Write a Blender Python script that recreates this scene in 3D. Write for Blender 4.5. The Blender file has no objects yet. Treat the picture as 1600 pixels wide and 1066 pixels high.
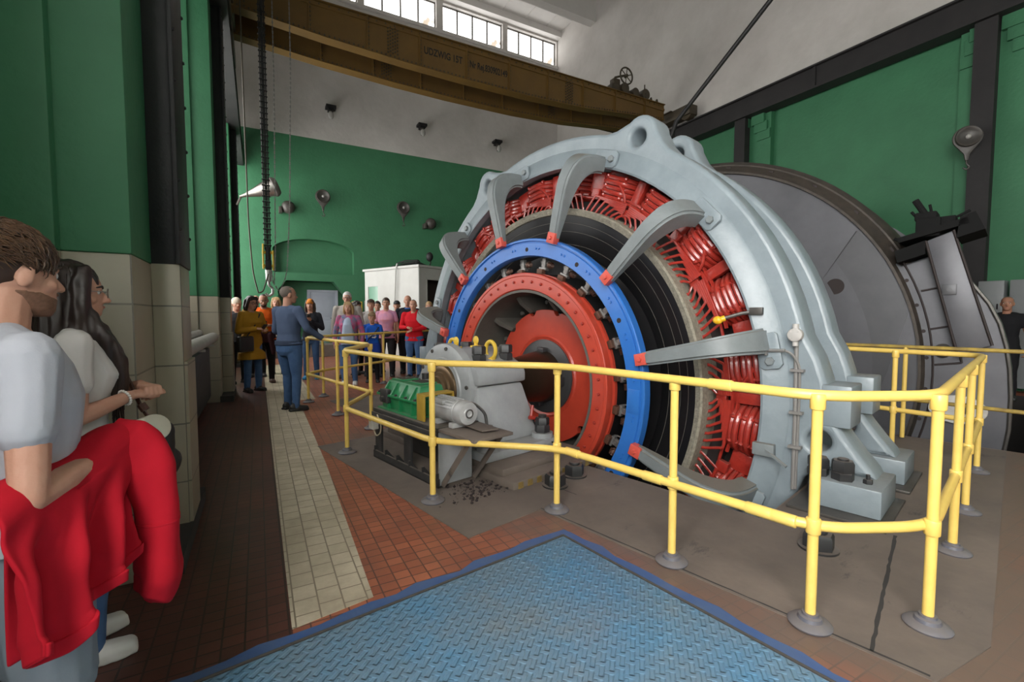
import bpy, bmesh, math, random
from mathutils import Vector, Matrix, noise
R_=random.Random(7)
SC=bpy.context.scene
COL=SC.collection
rad=math.radians
# ---------- frames: camera stands at the origin, looks along +Y ----------
CAM_H=1.38
AM,AB=47.78,61.0                     # bearing of the machine shaft / of the hall's cross axis, clockwise from +Y
ON=(-0.0788,5.0156,0.0)
MF=Matrix.Translation(ON)@Matrix.Rotation(rad(90-AM),4,'Z')   # machine frame: x along shaft, y away-left
HF=Matrix.Rotation(rad(90-AB),4,'Z')                          # hall frame: x across hall, y along hall
WF=Matrix.Identity(4)
AX=0.667                             # shaft height
# ---------- materials ----------
MATS={}
def mat(name,col,rough=.5,metal=0,col2=None,scale=6,amt=.5,bump=0,bscale=40,emit=0,spec=None,coat=0,stretch=None,dust=None,dustamt=.5):
    if name in MATS: return MATS[name]
    m=bpy.data.materials.new(name); m.use_nodes=True; MATS[name]=m
    nt=m.node_tree; N=nt.nodes; L=nt.links; b=N['Principled BSDF']
    b.inputs['Base Color'].default_value=(*col,1); b.inputs['Roughness'].default_value=rough; b.inputs['Metallic'].default_value=metal
    if spec is not None: b.inputs['Specular IOR Level'].default_value=spec
    if coat: b.inputs['Coat Weight'].default_value=coat; b.inputs['Coat Roughness'].default_value=.15
    if emit:
        b.inputs['Emission Color'].default_value=(*col,1); b.inputs['Emission Strength'].default_value=emit
    vec=None
    if col2 or bump or dust:
        tc=N.new('ShaderNodeTexCoord'); mp=N.new('ShaderNodeMapping'); L.new(tc.outputs['Object'],mp.inputs['Vector']); vec=mp.outputs['Vector']
        if stretch: mp.inputs['Scale'].default_value=stretch
    last=None
    if col2:
        nz=N.new('ShaderNodeTexNoise'); nz.inputs['Scale'].default_value=scale; nz.inputs['Detail'].default_value=6; nz.inputs['Roughness'].default_value=.65
        L.new(vec,nz.inputs['Vector'])
        rp=N.new('ShaderNodeValToRGB'); rp.color_ramp.elements[0].position=.5-.25*(1-amt)-.1; rp.color_ramp.elements[1].position=.5+.25*(1-amt)+.1
        rp.color_ramp.elements[0].color=(*col,1); rp.color_ramp.elements[1].color=(*col2,1)
        L.new(nz.outputs['Fac'],rp.inputs['Fac']); last=rp.outputs['Color']
    if dust:   # dust that settled on upward faces
        g=N.new('ShaderNodeNewGeometry'); sx=N.new('ShaderNodeSeparateXYZ'); L.new(g.outputs['Normal'],sx.inputs[0])
        mr=N.new('ShaderNodeMapRange'); mr.inputs['From Min'].default_value=.55; mr.inputs['From Max'].default_value=.95; mr.inputs['To Max'].default_value=dustamt
        L.new(sx.outputs['Z'],mr.inputs['Value'])
        mx=N.new('ShaderNodeMix'); mx.data_type='RGBA'; L.new(mr.outputs[0],mx.inputs['Factor'])
        if last: L.new(last,mx.inputs[6])
        else: mx.inputs[6].default_value=(*col,1)
        mx.inputs[7].default_value=(*dust,1); last=mx.outputs[2]
    if last: L.new(last,b.inputs['Base Color'])
    if bump:
        n2=N.new('ShaderNodeTexNoise'); n2.inputs['Scale'].default_value=bscale; n2.inputs['Detail'].default_value=4; L.new(vec,n2.inputs['Vector'])
        bp=N.new('ShaderNodeBump'); bp.inputs['Strength'].default_value=bump; bp.inputs['Distance'].default_value=.02
        L.new(n2.outputs['Fac'],bp.inputs['Height']); L.new(bp.outputs['Normal'],b.inputs['Normal'])
    return m
# ---------- object helpers ----------
def setp(o,label=None,cat=None,group=None,kind=None):
    if label: o['label']=label
    if cat: o['category']=cat
    if group: o['group']=group
    if kind: o['kind']=kind
    return o
class Root:
    def __init__(s,o,frame,at): s.o=o; s.frame=frame; s.at=Vector(at)
def thing(name,label,cat,frame=WF,at=(0,0,0),group=None,rot=0):
    o=bpy.data.objects.new(name,None); COL.objects.link(o); o.empty_display_size=.1
    o.matrix_world=frame@Matrix.Translation(at)@Matrix.Rotation(rot,4,'Z')
    setp(o,label,cat,group)
    return Root(o,frame,at)
def finish(me,angle=35):
    me.shade_smooth()
    try: me.set_sharp_from_angle(angle=rad(angle))
    except Exception: pass
def link(name,me,m,parent=None,sub=None,frame=WF,at=(0,0,0),label=None,cat=None,group=None,kind=None):
    o=bpy.data.objects.new(name,me); COL.objects.link(o)
    if m is not None:
        for x in (m if isinstance(m,(list,tuple)) else [m]): me.materials.append(x)
    if sub is not None: o.parent=sub
    elif parent is not None: o.parent=parent.o
    else: o.matrix_world=frame@Matrix.Translation(at)
    setp(o,label,cat,group,kind)
    return o
class MB:
    def __init__(s): s.v=[]; s.f=[]; s.mi=[]
    def add(s,vs,fs,M=None,mi=0):
        b=len(s.v)
        s.v+= [ (M@Vector(p)) if M is not None else Vector(p) for p in vs]
        s.f+= [[i+b for i in f] for f in fs]; s.mi+=[mi]*len(fs); return s
    def addbm(s,bm,M=None,mi=0):
        bm.verts.ensure_lookup_table(); bm.verts.index_update()
        s.add([v.co.copy() for v in bm.verts],[[v.index for v in f.verts] for f in bm.faces],M,mi); bm.free(); return s
    def addme(s,me,M=None,mi=0):
        s.add([v.co.copy() for v in me.vertices],[list(p.vertices) for p in me.polygons],M,mi); return s
    def box(s,x0,x1,y0,y1,z0,z1,bev=0,M=None,mi=0,seg=2):
        bm=bmesh.new(); bmesh.ops.create_cube(bm,size=1)
        for v in bm.verts: v.co=Vector(((x0+x1)/2+v.co.x*(x1-x0),(y0+y1)/2+v.co.y*(y1-y0),(z0+z1)/2+v.co.z*(z1-z0)))
        if bev: bmesh.ops.bevel(bm,geom=bm.edges[:],offset=bev,segments=seg,affect='EDGES',profile=.5)
        return s.addbm(bm,M,mi)
    def hull8(s,bot,top,bev=0,M=None,mi=0):  # bottom quad, top quad
        bm=bmesh.new(); a=[bm.verts.new(p) for p in bot]; b=[bm.verts.new(p) for p in top]; n=len(a)
        bm.faces.new(a[::-1]); bm.faces.new(b)
        for i in range(n): bm.faces.new([a[i],a[(i+1)%n],b[(i+1)%n],b[i]])
        bmesh.ops.recalc_face_normals(bm,faces=bm.faces[:])
        if bev: bmesh.ops.bevel(bm,geom=bm.edges[:],offset=bev,segments=2,affect='EDGES',profile=.5)
        return s.addbm(bm,M,mi)
    def cyl(s,p0,p1,r0,r1=None,n=20,bev=0,mi=0,M=None):
        p0=Vector(p0);p1=Vector(p1); r1=r0 if r1 is None else r1
        d=(p1-p0); L=d.length; q=d.to_track_quat('Z','Y').to_matrix().to_4x4(); T=Matrix.Translation(p0)@q
        if bev: pr=[(0,0),(r0-bev,0),(r0-bev*.3,bev*.3),(r0,bev),(r1,L-bev),(r1-bev*.3,L-bev*.3),(r1-bev,L),(0,L)]
        else: pr=[(0,0),(r0,0),(r1,L),(0,L)]
        return s.lathe(pr,n,(M@T) if M is not None else T,mi)
    def lathe(s,prof,n=32,M=None,mi=0,a0=0,a1=2*math.pi,closed=False):
        full=abs(a1-a0-2*math.pi)<1e-6; vs=[];fs=[];k=len(prof); m=n if full else n+1
        for i in range(m):
            a=a0+(a1-a0)*i/n
            for r,h in prof: vs.append((r*math.cos(a),r*math.sin(a),h))
        kk=k if closed else k-1
        for i in range(n):
            j=(i+1)%m
            for q in range(kk):
                q2=(q+1)%k
                fs.append([i*k+q,j*k+q,j*k+q2,i*k+q2])
        bm=bmesh.new(); bv=[bm.verts.new(p) for p in vs]
        for f in fs:
            try: bm.faces.new([bv[i] for i in f])
            except ValueError: pass
        bmesh.ops.remove_doubles(bm,verts=bm.verts[:],dist=1e-6)
        bmesh.ops.dissolve_degenerate(bm,dist=1e-7,edges=bm.edges[:])
        bmesh.ops.recalc_face_normals(bm,faces=bm.faces[:])
        return s.addbm(bm,M,mi)
    def lathex(s,prof,n=96,mi=0,cz=None,cy=0,closed=False):  # prof (R,x) around the shaft
        cz=AX if cz is None else cz
        M=Matrix(((0,0,1,0),(0,-1,0,cy),(1,0,0,cz),(0,0,0,1)))
        return s.lathe(prof,n,M,mi,closed=closed)
    def sphere(s,c,r,n=14,mi=0,M=None):
        r=(r,r,r) if not hasattr(r,'__len__') else r
        bm=bmesh.new(); bmesh.ops.create_uvsphere(bm,u_segments=n,v_segments=max(6,n//2+1),radius=1)
        for v in bm.verts: v.co=Vector((c[0]+v.co.x*r[0],c[1]+v.co.y*r[1],c[2]+v.co.z*r[2]))
        return s.addbm(bm,M,mi)
    def tube(s,pts,r,n=10,closed=False,mi=0,cap=True,flat=None,M=None):
        P=[Vector(p) for p in pts]; k=len(P); rr=r if hasattr(r,'__len__') else [r]*k
        T=[]
        for i in range(k):
            a=P[(i-1)%k] if (closed or i>0) else P[i]; b=P[(i+1)%k] if (closed or i<k-1) else P[i]
            T.append((b-a).normalized())
        u=T[0].orthogonal().normalized()
        if abs(T[0].z)<.9: u=(Vector((0,0,1))-T[0]*T[0].z).normalized()
        vs=[];fs=[]
        for i in range(k):
            u=(u-T[i]*u.dot(T[i])).normalized(); w=T[i].cross(u)
            for j in range(n):
                a=2*math.pi*j/n; ca,sa=math.cos(a),math.sin(a)
                if flat: ca*=flat[0]; sa*=flat[1]
                vs.append(P[i]+(u*ca+w*sa)*rr[i])
        for i in range(k if closed else k-1):
            i2=(i+1)%k
            for j in range(n): fs.append([i*n+j,i*n+(j+1)%n,i2*n+(j+1)%n,i2*n+j])
        if cap and not closed: fs.append(list(range(n))[::-1]); fs.append([(k-1)*n+j for j in range(n)])
        return s.add(vs,fs,M,mi)
    def hexn(s,c,r,h,mi=0,ax='z',rot=0,M=None):  # hexagonal nut/bolt head
        pr=[]; vs=[]
        for zz,rr in ((0,r),(h*.82,r),(h,r*.86)):
            for i in range(6):
                a=rot+i*math.pi/3; vs.append((rr*math.cos(a),rr*math.sin(a),zz))
        fs=[[5,4,3,2,1,0],[12,13,14,15,16,17]]
        for l in (0,6):
            for i in range(6): fs.append([l+i,l+(i+1)%6,l+6+(i+1)%6,l+6+i])
        T=Matrix.Translation(c)
        if ax=='x': T=T@Matrix.Rotation(rad(90),4,'Y')
        if ax=='-x': T=T@Matrix.Rotation(rad(-90),4,'Y')
        if ax=='-y': T=T@Matrix.Rotation(rad(90),4,'X')
        return s.add(vs,fs,(M@T) if M is not None else T,mi)
    def prism(s,pts,h0,h1,M=None,mi=0,bev=0):   # polygon in local xy, extruded along z
        bm=bmesh.new(); a=[bm.verts.new((x,y,h0)) for x,y in pts]; b=[bm.verts.new((x,y,h1)) for x,y in pts]; n=len(a)
        bm.faces.new(a[::-1]); bm.faces.new(b)
        for i in range(n): bm.faces.new([a[i],a[(i+1)%n],b[(i+1)%n],b[i]])
        bmesh.ops.recalc_face_normals(bm,faces=bm.faces[:])
        if bev: bmesh.ops.bevel(bm,geom=bm.edges[:],offset=bev,segments=2,affect='EDGES',profile=.5)
        return s.addbm(bm,M,mi)
    def mesh(s,name,off=None,angle=35):
        me=bpy.data.meshes.new(name)
        vs=[v-off for v in s.v] if off is not None else s.v
        me.from_pydata([tuple(v) for v in vs],[],s.f)
        for p,i in zip(me.polygons,s.mi): p.material_index=i
        me.validate(); finish(me,angle); return me
    def build(s,name,m,parent=None,sub=None,frame=WF,at=(0,0,0),angle=35,**k):
        # vertices are given in the frame; the object sits at its thing's base
        if sub is not None:
            r=sub.get('_r'); off=Vector(s_root[sub.name].at)
        elif parent is not None: off=parent.at
        else: off=Vector(at)
        o=link(name,s.mesh(name,off,angle),m,parent,sub,frame,at,**k)
        s_root[o.name]=s_root[sub.name] if sub is not None else (parent or Root(o,frame,at))
        return o
s_root={}
def copies(mesh_obj,name,parent,mats_list):
    """further copies of a part, each with its own transform"""
    out=[]
    for M in mats_list:
        o=mesh_obj.copy(); COL.objects.link(o); o.parent=parent; o.matrix_local=M; out.append(o); s_root[o.name]=s_root[mesh_obj.name]
    return out
def pol(x,R,deg):   # point on the machine: x along shaft, radius, angle clockwise from top as seen from the camera side
    a=rad(deg); return Vector((x,-R*math.sin(a),AX+R*math.cos(a)))
def polM(x,R,deg):  # local axes: X radial, Y tangential clockwise, Z toward -x (out to the viewer)
    a=rad(deg); er=Vector((0,-math.sin(a),math.cos(a))); et=Vector((0,-math.cos(a),-math.sin(a))); ex=er.cross(et)
    p=pol(x,R,deg); M=Matrix.Identity(4)
    for i in range(3): M[i][0]=er[i]; M[i][1]=et[i]; M[i][2]=ex[i]; M[i][3]=p[i]
    return M
def eval_mesh(o):
    dg=bpy.context.evaluated_depsgraph_get(); dg.update()
    me=bpy.data.meshes.new_from_object(o.evaluated_get(dg),depsgraph=dg); return me
def plate(outline,holes,depth,bev,res=2):
    """flat plate with holes in local xy, thickness depth centred on z=0, rounded edges"""
    cu=bpy.data.curves.new('c','CURVE'); cu.dimensions='2D'; cu.fill_mode='BOTH'
    cu.extrude=max(.0005,depth/2-bev); cu.bevel_depth=bev; cu.bevel_resolution=res; cu.offset=-bev
    for pts in [outline]+list(holes):
        sp=cu.splines.new('POLY'); sp.points.add(len(pts)-1)
        for p,q in zip(sp.points,pts): p.co=(q[0],q[1],0,1)
        sp.use_cyclic_u=True
    o=bpy.data.objects.new('c',cu); COL.objects.link(o); me=eval_mesh(o)
    bpy.data.objects.remove(o); bpy.data.curves.remove(cu); return me
def circle(cx,cy,r,n=32): return [(cx+r*math.cos(2*math.pi*i/n),cy+r*math.sin(2*math.pi*i/n)) for i in range(n)]
def text_mesh(txt,size,ext=.004):
    cu=bpy.data.curves.new('t','FONT'); cu.body=txt; cu.size=size; cu.extrude=ext; cu.offset=.022*size
    o=bpy.data.objects.new('t',cu); COL.objects.link(o); me=eval_mesh(o); bpy.data.objects.remove(o); bpy.data.curves.remove(cu); return me
def arc_pts(pts,r,n=6):
    """round the inner corners of a polyline"""
    P=[Vector(p) for p in pts]; out=[P[0]]
    for i in range(1,len(P)-1):
        a=(P[i-1]-P[i]); b=(P[i+1]-P[i]); d=min(r,a.length*.45,b.length*.45); s=P[i]+a.normalized()*d; e=P[i]+b.normalized()*d
        for k in range(n+1):
            t=k/n; out.append(s*(1-t)**2+P[i]*2*t*(1-t)+e*t*t)
    out.append(P[-1]); return out
def inst(name,me,m,parent=None,sub=None,Ms=(),**k):
    """separate small parts sharing one mesh; matrices are given in the thing's frame"""
    root=s_root[sub.name] if sub is not None else parent
    if not me.materials and m is not None: me.materials.append(m)
    par=sub if sub is not None else parent.o; out=[]
    for M in Ms:
        o=bpy.data.objects.new(name,me); COL.objects.link(o); o.parent=par; o.matrix_local=Matrix.Translation(-root.at)@M; s_root[o.name]=root; out.append(o)
    return out
def Tr(*p): return Matrix.Translation(p if len(p)>1 else p[0])
def Rx(a): return Matrix.Rotation(rad(a),4,'X')
def Ry(a): return Matrix.Rotation(rad(a),4,'Y')
def Rz(a): return Matrix.Rotation(rad(a),4,'Z')
def hexmesh(r,h,ax='z',stud=0):
    mb=MB(); mb.hexn((0,0,0),r,h,ax=ax)
    if stud: mb.cyl((0,0,h),(0,0,h+stud),r*.5,n=10,bev=.003)
    return mb.mesh('hex')
# ================= materials of the hall =================
def tile_mat(name,c1,c2,mortar,size,row,rough=.5,vertical=False,turn=False,msize=.012,bump=.3,offset=0.5,dirt=None,dirtamt=.5,dscale=1.5):
    m=mat(name,c1,rough); nt=m.node_tree;N=nt.nodes;L=nt.links;b=N['Principled BSDF']
    tc=N.new('ShaderNodeTexCoord'); src=tc.outputs['Object']
    if vertical:
        sp=N.new('ShaderNodeSeparateXYZ'); L.new(src,sp.inputs[0]); ad=N.new('ShaderNodeMath'); L.new(sp.outputs[0],ad.inputs[0]); L.new(sp.outputs[1],ad.inputs[1])
        cb=N.new('ShaderNodeCombineXYZ'); L.new(ad.outputs[0],cb.inputs[0]); L.new(sp.outputs[2],cb.inputs[1]); src=cb.outputs[0]
    if turn:
        mp=N.new('ShaderNodeMapping'); mp.inputs['Rotation'].default_value=(0,0,rad(90)); mp.inputs['Location'].default_value=(0,-.005,0); L.new(src,mp.inputs['Vector']); src=mp.outputs[0]
    br=N.new('ShaderNodeTexBrick'); br.inputs['Scale'].default_value=1; br.inputs['Brick Width'].default_value=size; br.inputs['Row Height'].default_value=row
    br.inputs['Mortar Size'].default_value=msize*size; br.offset=offset; br.inputs['Color1'].default_value=(*c1,1); br.inputs['Color2'].default_value=(*c2,1); br.inputs['Mortar'].default_value=(*mortar,1)
    L.new(src,br.inputs['Vector']); col=br.outputs['Color']
    if dirt:
        nz=N.new('ShaderNodeTexNoise'); nz.inputs['Scale'].default_value=dscale; nz.inputs['Detail'].default_value=8; nz.inputs['Roughness'].default_value=.7; L.new(tc.outputs['Object'],nz.inputs['Vector'])
        mr=N.new('ShaderNodeMapRange'); mr.inputs['From Min'].default_value=.4; mr.inputs['From Max'].default_value=.72; mr.inputs['To Max'].default_value=dirtamt; L.new(nz.outputs['Fac'],mr.inputs['Value'])
        mx=N.new('ShaderNodeMix'); mx.data_type='RGBA'; L.new(mr.outputs[0],mx.inputs['Factor']); L.new(col,mx.inputs[6]); mx.inputs[7].default_value=(*dirt,1); col=mx.outputs[2]
    L.new(col,b.inputs['Base Color'])
    bp=N.new('ShaderNodeBump'); bp.inputs['Strength'].default_value=bump; bp.inputs['Distance'].default_value=.004; bp.invert=True; L.new(br.outputs['Fac'],bp.inputs['Height']); L.new(bp.outputs['Normal'],b.inputs['Normal'])
    return m
M_tile=tile_mat('red_floor_tile',(.27,.082,.045),(.38,.125,.066),(.11,.048,.034),.085,.075,.42,msize=.045,offset=0,dirt=(.09,.06,.05),dirtamt=.6,dscale=1.1)
M_stone=tile_mat('pale_stone_tile',(.46,.40,.29),(.54,.47,.35),(.19,.155,.11),.125,.107,.5,turn=True,msize=.03,offset=.4,dirt=(.25,.2,.14),dirtamt=.75,dscale=2.5)
M_cream=tile_mat('cream_wall_tile',(.245,.215,.155),(.285,.25,.185),(.07,.062,.045),.60,.36,.4,vertical=True,msize=.008,offset=.0,dirt=(.22,.19,.14),dirtamt=.6,dscale=2)
M_green=mat('green_wall_paint',(.040,.175,.080),.6,col2=(.027,.125,.058),scale=1.3,amt=.2,bump=.25,bscale=14)
M_white=mat('white_plaster',(.56,.535,.51),.8,col2=(.40,.375,.35),scale=.7,amt=.35,bump=.5,bscale=5)
M_ceil=mat('ceiling_board',(.62,.60,.575),.8,col2=(.54,.52,.50),scale=1)
M_black=mat('black_steel_paint',(.010,.010,.011),.5,col2=(.018,.017,.017),scale=5,bump=.1,spec=.25)
M_iron=mat('runway_iron',(.020,.019,.020),.55,col2=(.03,.028,.028),scale=3,spec=.25)
M_dustfloor=mat('dusty_steel_floor',(.175,.138,.112),.75,col2=(.095,.077,.066),scale=1.4,amt=.45,bump=.2,bscale=9)
M_dark=mat('dark_pit_concrete',(.03,.027,.025),.9)
M_blueplate=mat('blue_tread_plate',(.085,.27,.47),.38,col2=(.20,.24,.26),scale=2.0,amt=.4)
M_bluepaint=mat('blue_edge_paint',(.035,.085,.24),.5,col2=(.07,.11,.2),scale=6)
M_pane=mat('frosted_pane',(1,.985,.96),.5,emit=1.0)
M_mull=mat('window_muntin',(.10,.09,.08),.6)
M_frame=mat('window_frame_paint',(.55,.53,.50),.6)
M_lavender=mat('grey_door_paint',(.42,.44,.52),.5,col2=(.36,.38,.46),scale=3)
M_chrome=mat('chrome',(.75,.75,.75),.18,1)
M_offwhite=mat('white_booth_paint',(.50,.50,.48),.55,col2=(.43,.43,.41),scale=2)
def smears(m):
    nt=m.node_tree;N=nt.nodes;L=nt.links;b=N['Principled BSDF']; old=b.inputs['Base Color'].links[0].from_socket
    tc=N.new('ShaderNodeTexCoord'); mp=N.new('ShaderNodeMapping'); mp.inputs['Scale'].default_value=(1.0,2.6,1); mp.inputs['Rotation'].default_value=(0,0,.5); L.new(tc.outputs['Object'],mp.inputs['Vector'])
    nz=N.new('ShaderNodeTexNoise'); nz.inputs['Scale'].default_value=1.7; nz.inputs['Detail'].default_value=10; nz.inputs['Roughness'].default_value=.72; L.new(mp.outputs[0],nz.inputs['Vector'])
    mr=N.new('ShaderNodeMapRange'); mr.inputs['From Min'].default_value=.60; mr.inputs['From Max'].default_value=.70; mr.inputs['To Max'].default_value=.8; L.new(nz.outputs['Fac'],mr.inputs['Value'])
    mx=N.new('ShaderNodeMix'); mx.data_type='RGBA'; L.new(mr.outputs[0],mx.inputs['Factor']); L.new(old,mx.inputs[6]); mx.inputs[7].default_value=(.035,.032,.031,1); L.new(mx.outputs[2],b.inputs['Base Color'])
smears(M_dustfloor)
def floor_dust(m):
    nt=m.node_tree;N=nt.nodes;L=nt.links;b=N['Principled BSDF']; old=b.inputs['Base Color'].links[0].from_socket
    tc=N.new('ShaderNodeTexCoord'); mp=N.new('ShaderNodeMapping'); I=(HF.inverted()@MF).inverted(); e=I.to_euler(); mp.inputs['Location'].default_value=I.to_translation(); mp.inputs['Rotation'].default_value=e; L.new(tc.outputs['Object'],mp.inputs['Vector'])
    sp=N.new('ShaderNodeSeparateXYZ'); L.new(mp.outputs[0],sp.inputs[0])
    def mth(op,a,c=None):
        n=N.new('ShaderNodeMath'); n.operation=op
        for i,v in enumerate((a,c)):
            if v is None: continue
            if isinstance(v,(int,float)): n.inputs[i].default_value=v
            else: L.new(v,n.inputs[i])
        return n.outputs[0]
    dx=mth('SUBTRACT',mth('ABSOLUTE',mth('SUBTRACT',sp.outputs[0],1.3)),2.35); dy=mth('SUBTRACT',mth('ABSOLUTE',mth('SUBTRACT',sp.outputs[1],-1.3)),2.55)
    d=mth('MAXIMUM',dx,dy)
    nz=N.new('ShaderNodeTexNoise'); nz.inputs['Scale'].default_value=2.2; nz.inputs['Detail'].default_value=7; L.new(tc.outputs['Object'],nz.inputs['Vector'])
    d2=mth('ADD',d,mth('MULTIPLY',mth('SUBTRACT',nz.outputs['Fac'],.5),1.1))
    mr=N.new('ShaderNodeMapRange'); mr.interpolation_type='SMOOTHSTEP'; mr.inputs['From Min'].default_value=-.1; mr.inputs['From Max'].default_value=.55; mr.inputs['To Min'].default_value=.92; mr.inputs['To Max'].default_value=.0; L.new(d2,mr.inputs['Value'])
    mx=N.new('ShaderNodeMix'); mx.data_type='RGBA'; L.new(mr.outputs[0],mx.inputs['Factor']); L.new(old,mx.inputs[6]); mx.inputs[7].default_value=(.13,.098,.078,1); L.new(mx.outputs[2],b.inputs['Base Color'])
floor_dust(M_tile)
# tread pattern on the blue plate
def tread(m):
    nt=m.node_tree;N=nt.nodes;L=nt.links;b=N['Principled BSDF']; tc=N.new('ShaderNodeTexCoord')
    outs=[]
    for rot,off in ((45,0),(-45,.5)):
        mp=N.new('ShaderNodeMapping'); mp.inputs['Rotation'].default_value=(0,0,rad(rot)); mp.inputs['Location'].default_value=(off*.04,0,0); L.new(tc.outputs['Object'],mp.inputs['Vector'])
        br=N.new('ShaderNodeTexBrick'); br.inputs['Scale'].default_value=1; br.inputs['Brick Width'].default_value=.075; br.inputs['Row Height'].default_value=.0375; br.inputs['Mortar Size'].default_value=.0135; br.inputs['Mortar Smooth'].default_value=.6; br.offset=.5
        L.new(mp.outputs[0],br.inputs['Vector']); outs.append(br.outputs['Fac'])
    mn=N.new('ShaderNodeMath'); mn.operation='MULTIPLY'; L.new(outs[0],mn.inputs[0]); L.new(outs[1],mn.inputs[1])
    bp=N.new('ShaderNodeBump'); bp.inputs['Strength'].default_value=.8; bp.inputs['Distance'].default_value=.006; bp.invert=True; L.new(mn.outputs[0],bp.inputs['Height']); L.new(bp.outputs['Normal'],b.inputs['Normal'])
tread(M_blueplate)
def n2h(x,y,z=0): return (HF.inverted()@MF@Vector((x,y,z)))
def w2h(x,y,z=0): return (HF.inverted()@Vector((x,y,z)))
# ================= floor, pits =================
A0,A1,B0,B1,ZC=-1.15,12.37,-4.2,18.0,14.27
pits=[(0.0,2.02,-2.66,2.66),(3.55,9.0,-4.0,4.0)]
hol=[[tuple(n2h(x,y)[:2]) for x,y in ((a,c),(b,c),(b,d),(a,d))] for a,b,c,d in pits]
me=plate([(A0-.3,B0-.3),(A1+.3,B0-.3),(A1+.3,B1+2),(A0-.3,B1+2)],hol,.06,0)
o=link('floor',me,M_tile,frame=HF,at=(0,0,-.03),kind='structure')
for i,(a,b,c,d) in enumerate(pits):
    mb=MB(); zz=-3.2
    for q in ([(a,c),(b,c)],[(b,c),(b,d)],[(b,d),(a,d)],[(a,d),(a,c)]):
        (x0,y0),(x1,y1)=q; mb.add([(x0,y0,zz),(x1,y1,zz),(x1,y1,-.06),(x0,y0,-.06)],[[0,1,2,3]])
    mb.add([(a,c,zz),(b,c,zz),(b,d,zz),(a,d,zz)],[[0,1,2,3]])
    mb.build('floor_pit',M_dark,frame=MF,kind='structure')
# darker, grimy tiled aisle along the left wall
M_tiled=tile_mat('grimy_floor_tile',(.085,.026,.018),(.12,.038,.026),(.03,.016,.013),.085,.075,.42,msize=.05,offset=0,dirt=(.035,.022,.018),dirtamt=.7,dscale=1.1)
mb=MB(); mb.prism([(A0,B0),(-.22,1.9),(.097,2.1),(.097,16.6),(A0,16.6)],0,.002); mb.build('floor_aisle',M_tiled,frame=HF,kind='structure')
# pale stone walkway
mb=MB()
pts=[(.095,2.17),(.46,2.235),(.52,4.5),(.55,8.2),(.80,8.2),(.80,14.5),(.09,14.5)]
mb.prism(pts,0,.003); mb.build('floor_strip',M_stone,frame=HF,kind='structure')
# dusty steel covers round the machine
mb=MB()
mb.prism([(-1.65,-1.535),(-1.02,-1.535),(-1.02,-3.62),(-.6,-3.75),(3.5,-3.75),(3.5,-2.67),(-.01,-2.67),(-.01,2.67),(3.5,2.67),(3.5,3.7),(-.55,3.7),(-.72,1.15),(-1.63,1.15)],0,.0045)
mb.build('floor_cover',M_dustfloor,frame=MF,kind='structure')
mb=MB()
for p,q,w in (((-1.0,-3.42),(.35,-3.31),.009),((-1.0,-1.53),(-1.0,-3.6),.006),((-.62,-1.54),(-.6,-.4),.005)):
    p=Vector((*p,.005));q=Vector((*q,.005)); d=(q-p).normalized(); nrm=Vector((-d.y,d.x,0))*w
    k=28; rr=random.Random(3); L1=[];L2=[]
    for i in range(k+1):
        c=p.lerp(q,i/k); L1.append(c+nrm*rr.uniform(.5,1.2)); L2.append(c-nrm*rr.uniform(.5,1.2))
    mb.add(L1+L2,[[i,i+1,k+2+i,k+1+i] for i in range(k)])
mb.build('floor_seam',M_dark,frame=MF,kind='structure')
# blue tread plate
def prot(u,v,ang=8.5,o=(1.639,2.294)):
    a=rad(ang); return (o[0]-u*math.cos(a)+v*math.sin(a), o[1]-u*math.sin(a)-v*math.cos(a))
t=thing('floor_hatch','big pale blue worn tread plate in the tiled floor in the foreground','floor plate',HF,(*prot(1.7,1.9),0))
mb=MB(); mb.prism([prot(.012,.012),prot(.012,3.9),prot(3.6,3.9),prot(3.6,.012)],.001,.009,bev=.002); mb.build('cover',M_blueplate,t)
mb=MB()
rr=random.Random(5)
e1=[prot(u,-.05-.022*rr.random()-.012*(i%3)) for i,u in enumerate([x*.12 for x in range(0,31)])]
e2=[prot(-.05-.022*rr.random()-.012*(i%3),v) for i,v in enumerate([x*.12 for x in range(0,33)])]
mb.prism(e1[::-1]+[prot(-.06,-.06)]+e2+[prot(3.6,3.9)],.0002,.004)
mb.build('painted_border',M_bluepaint,t)
mb=MB()
for s in (lambda k:prot(k,.0),lambda k:prot(.0,k)):
    a=[s(x*.1) for x in range(0,37)]
    mb.tube([(x,y,.006) for x,y in a],.008,6)
mb.build('joint',mat('grimy_joint',(.05,.045,.04),.9),t)
# ================= walls =================
def wallbox(name,a0,a1,b0,b1,z0,z1,m,kind='structure',bev=0): 
    return MB().box(a0,a1,b0,b1,z0,z1,bev).build(name,m,frame=HF,kind=kind)
wallbox('ceiling',A0-.4,A1+.4,B0-.4,B1+.4,ZC,ZC+.15,M_ceil)
mb=MB()
for b in (15.25,10.7,6.1,1.5): mb.box(A0,A1,b,b+.38,13.35,ZC,0)
for k in range(12): mb.box(A0+.6+k*1.1,A0+.63+k*1.1,B0,B1,ZC-.03,ZC,0)
mb.box(A0,A1,17.7,B1,14.0,ZC)
mb.build('trim_ceiling',M_ceil,frame=HF,kind='structure')
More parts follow.
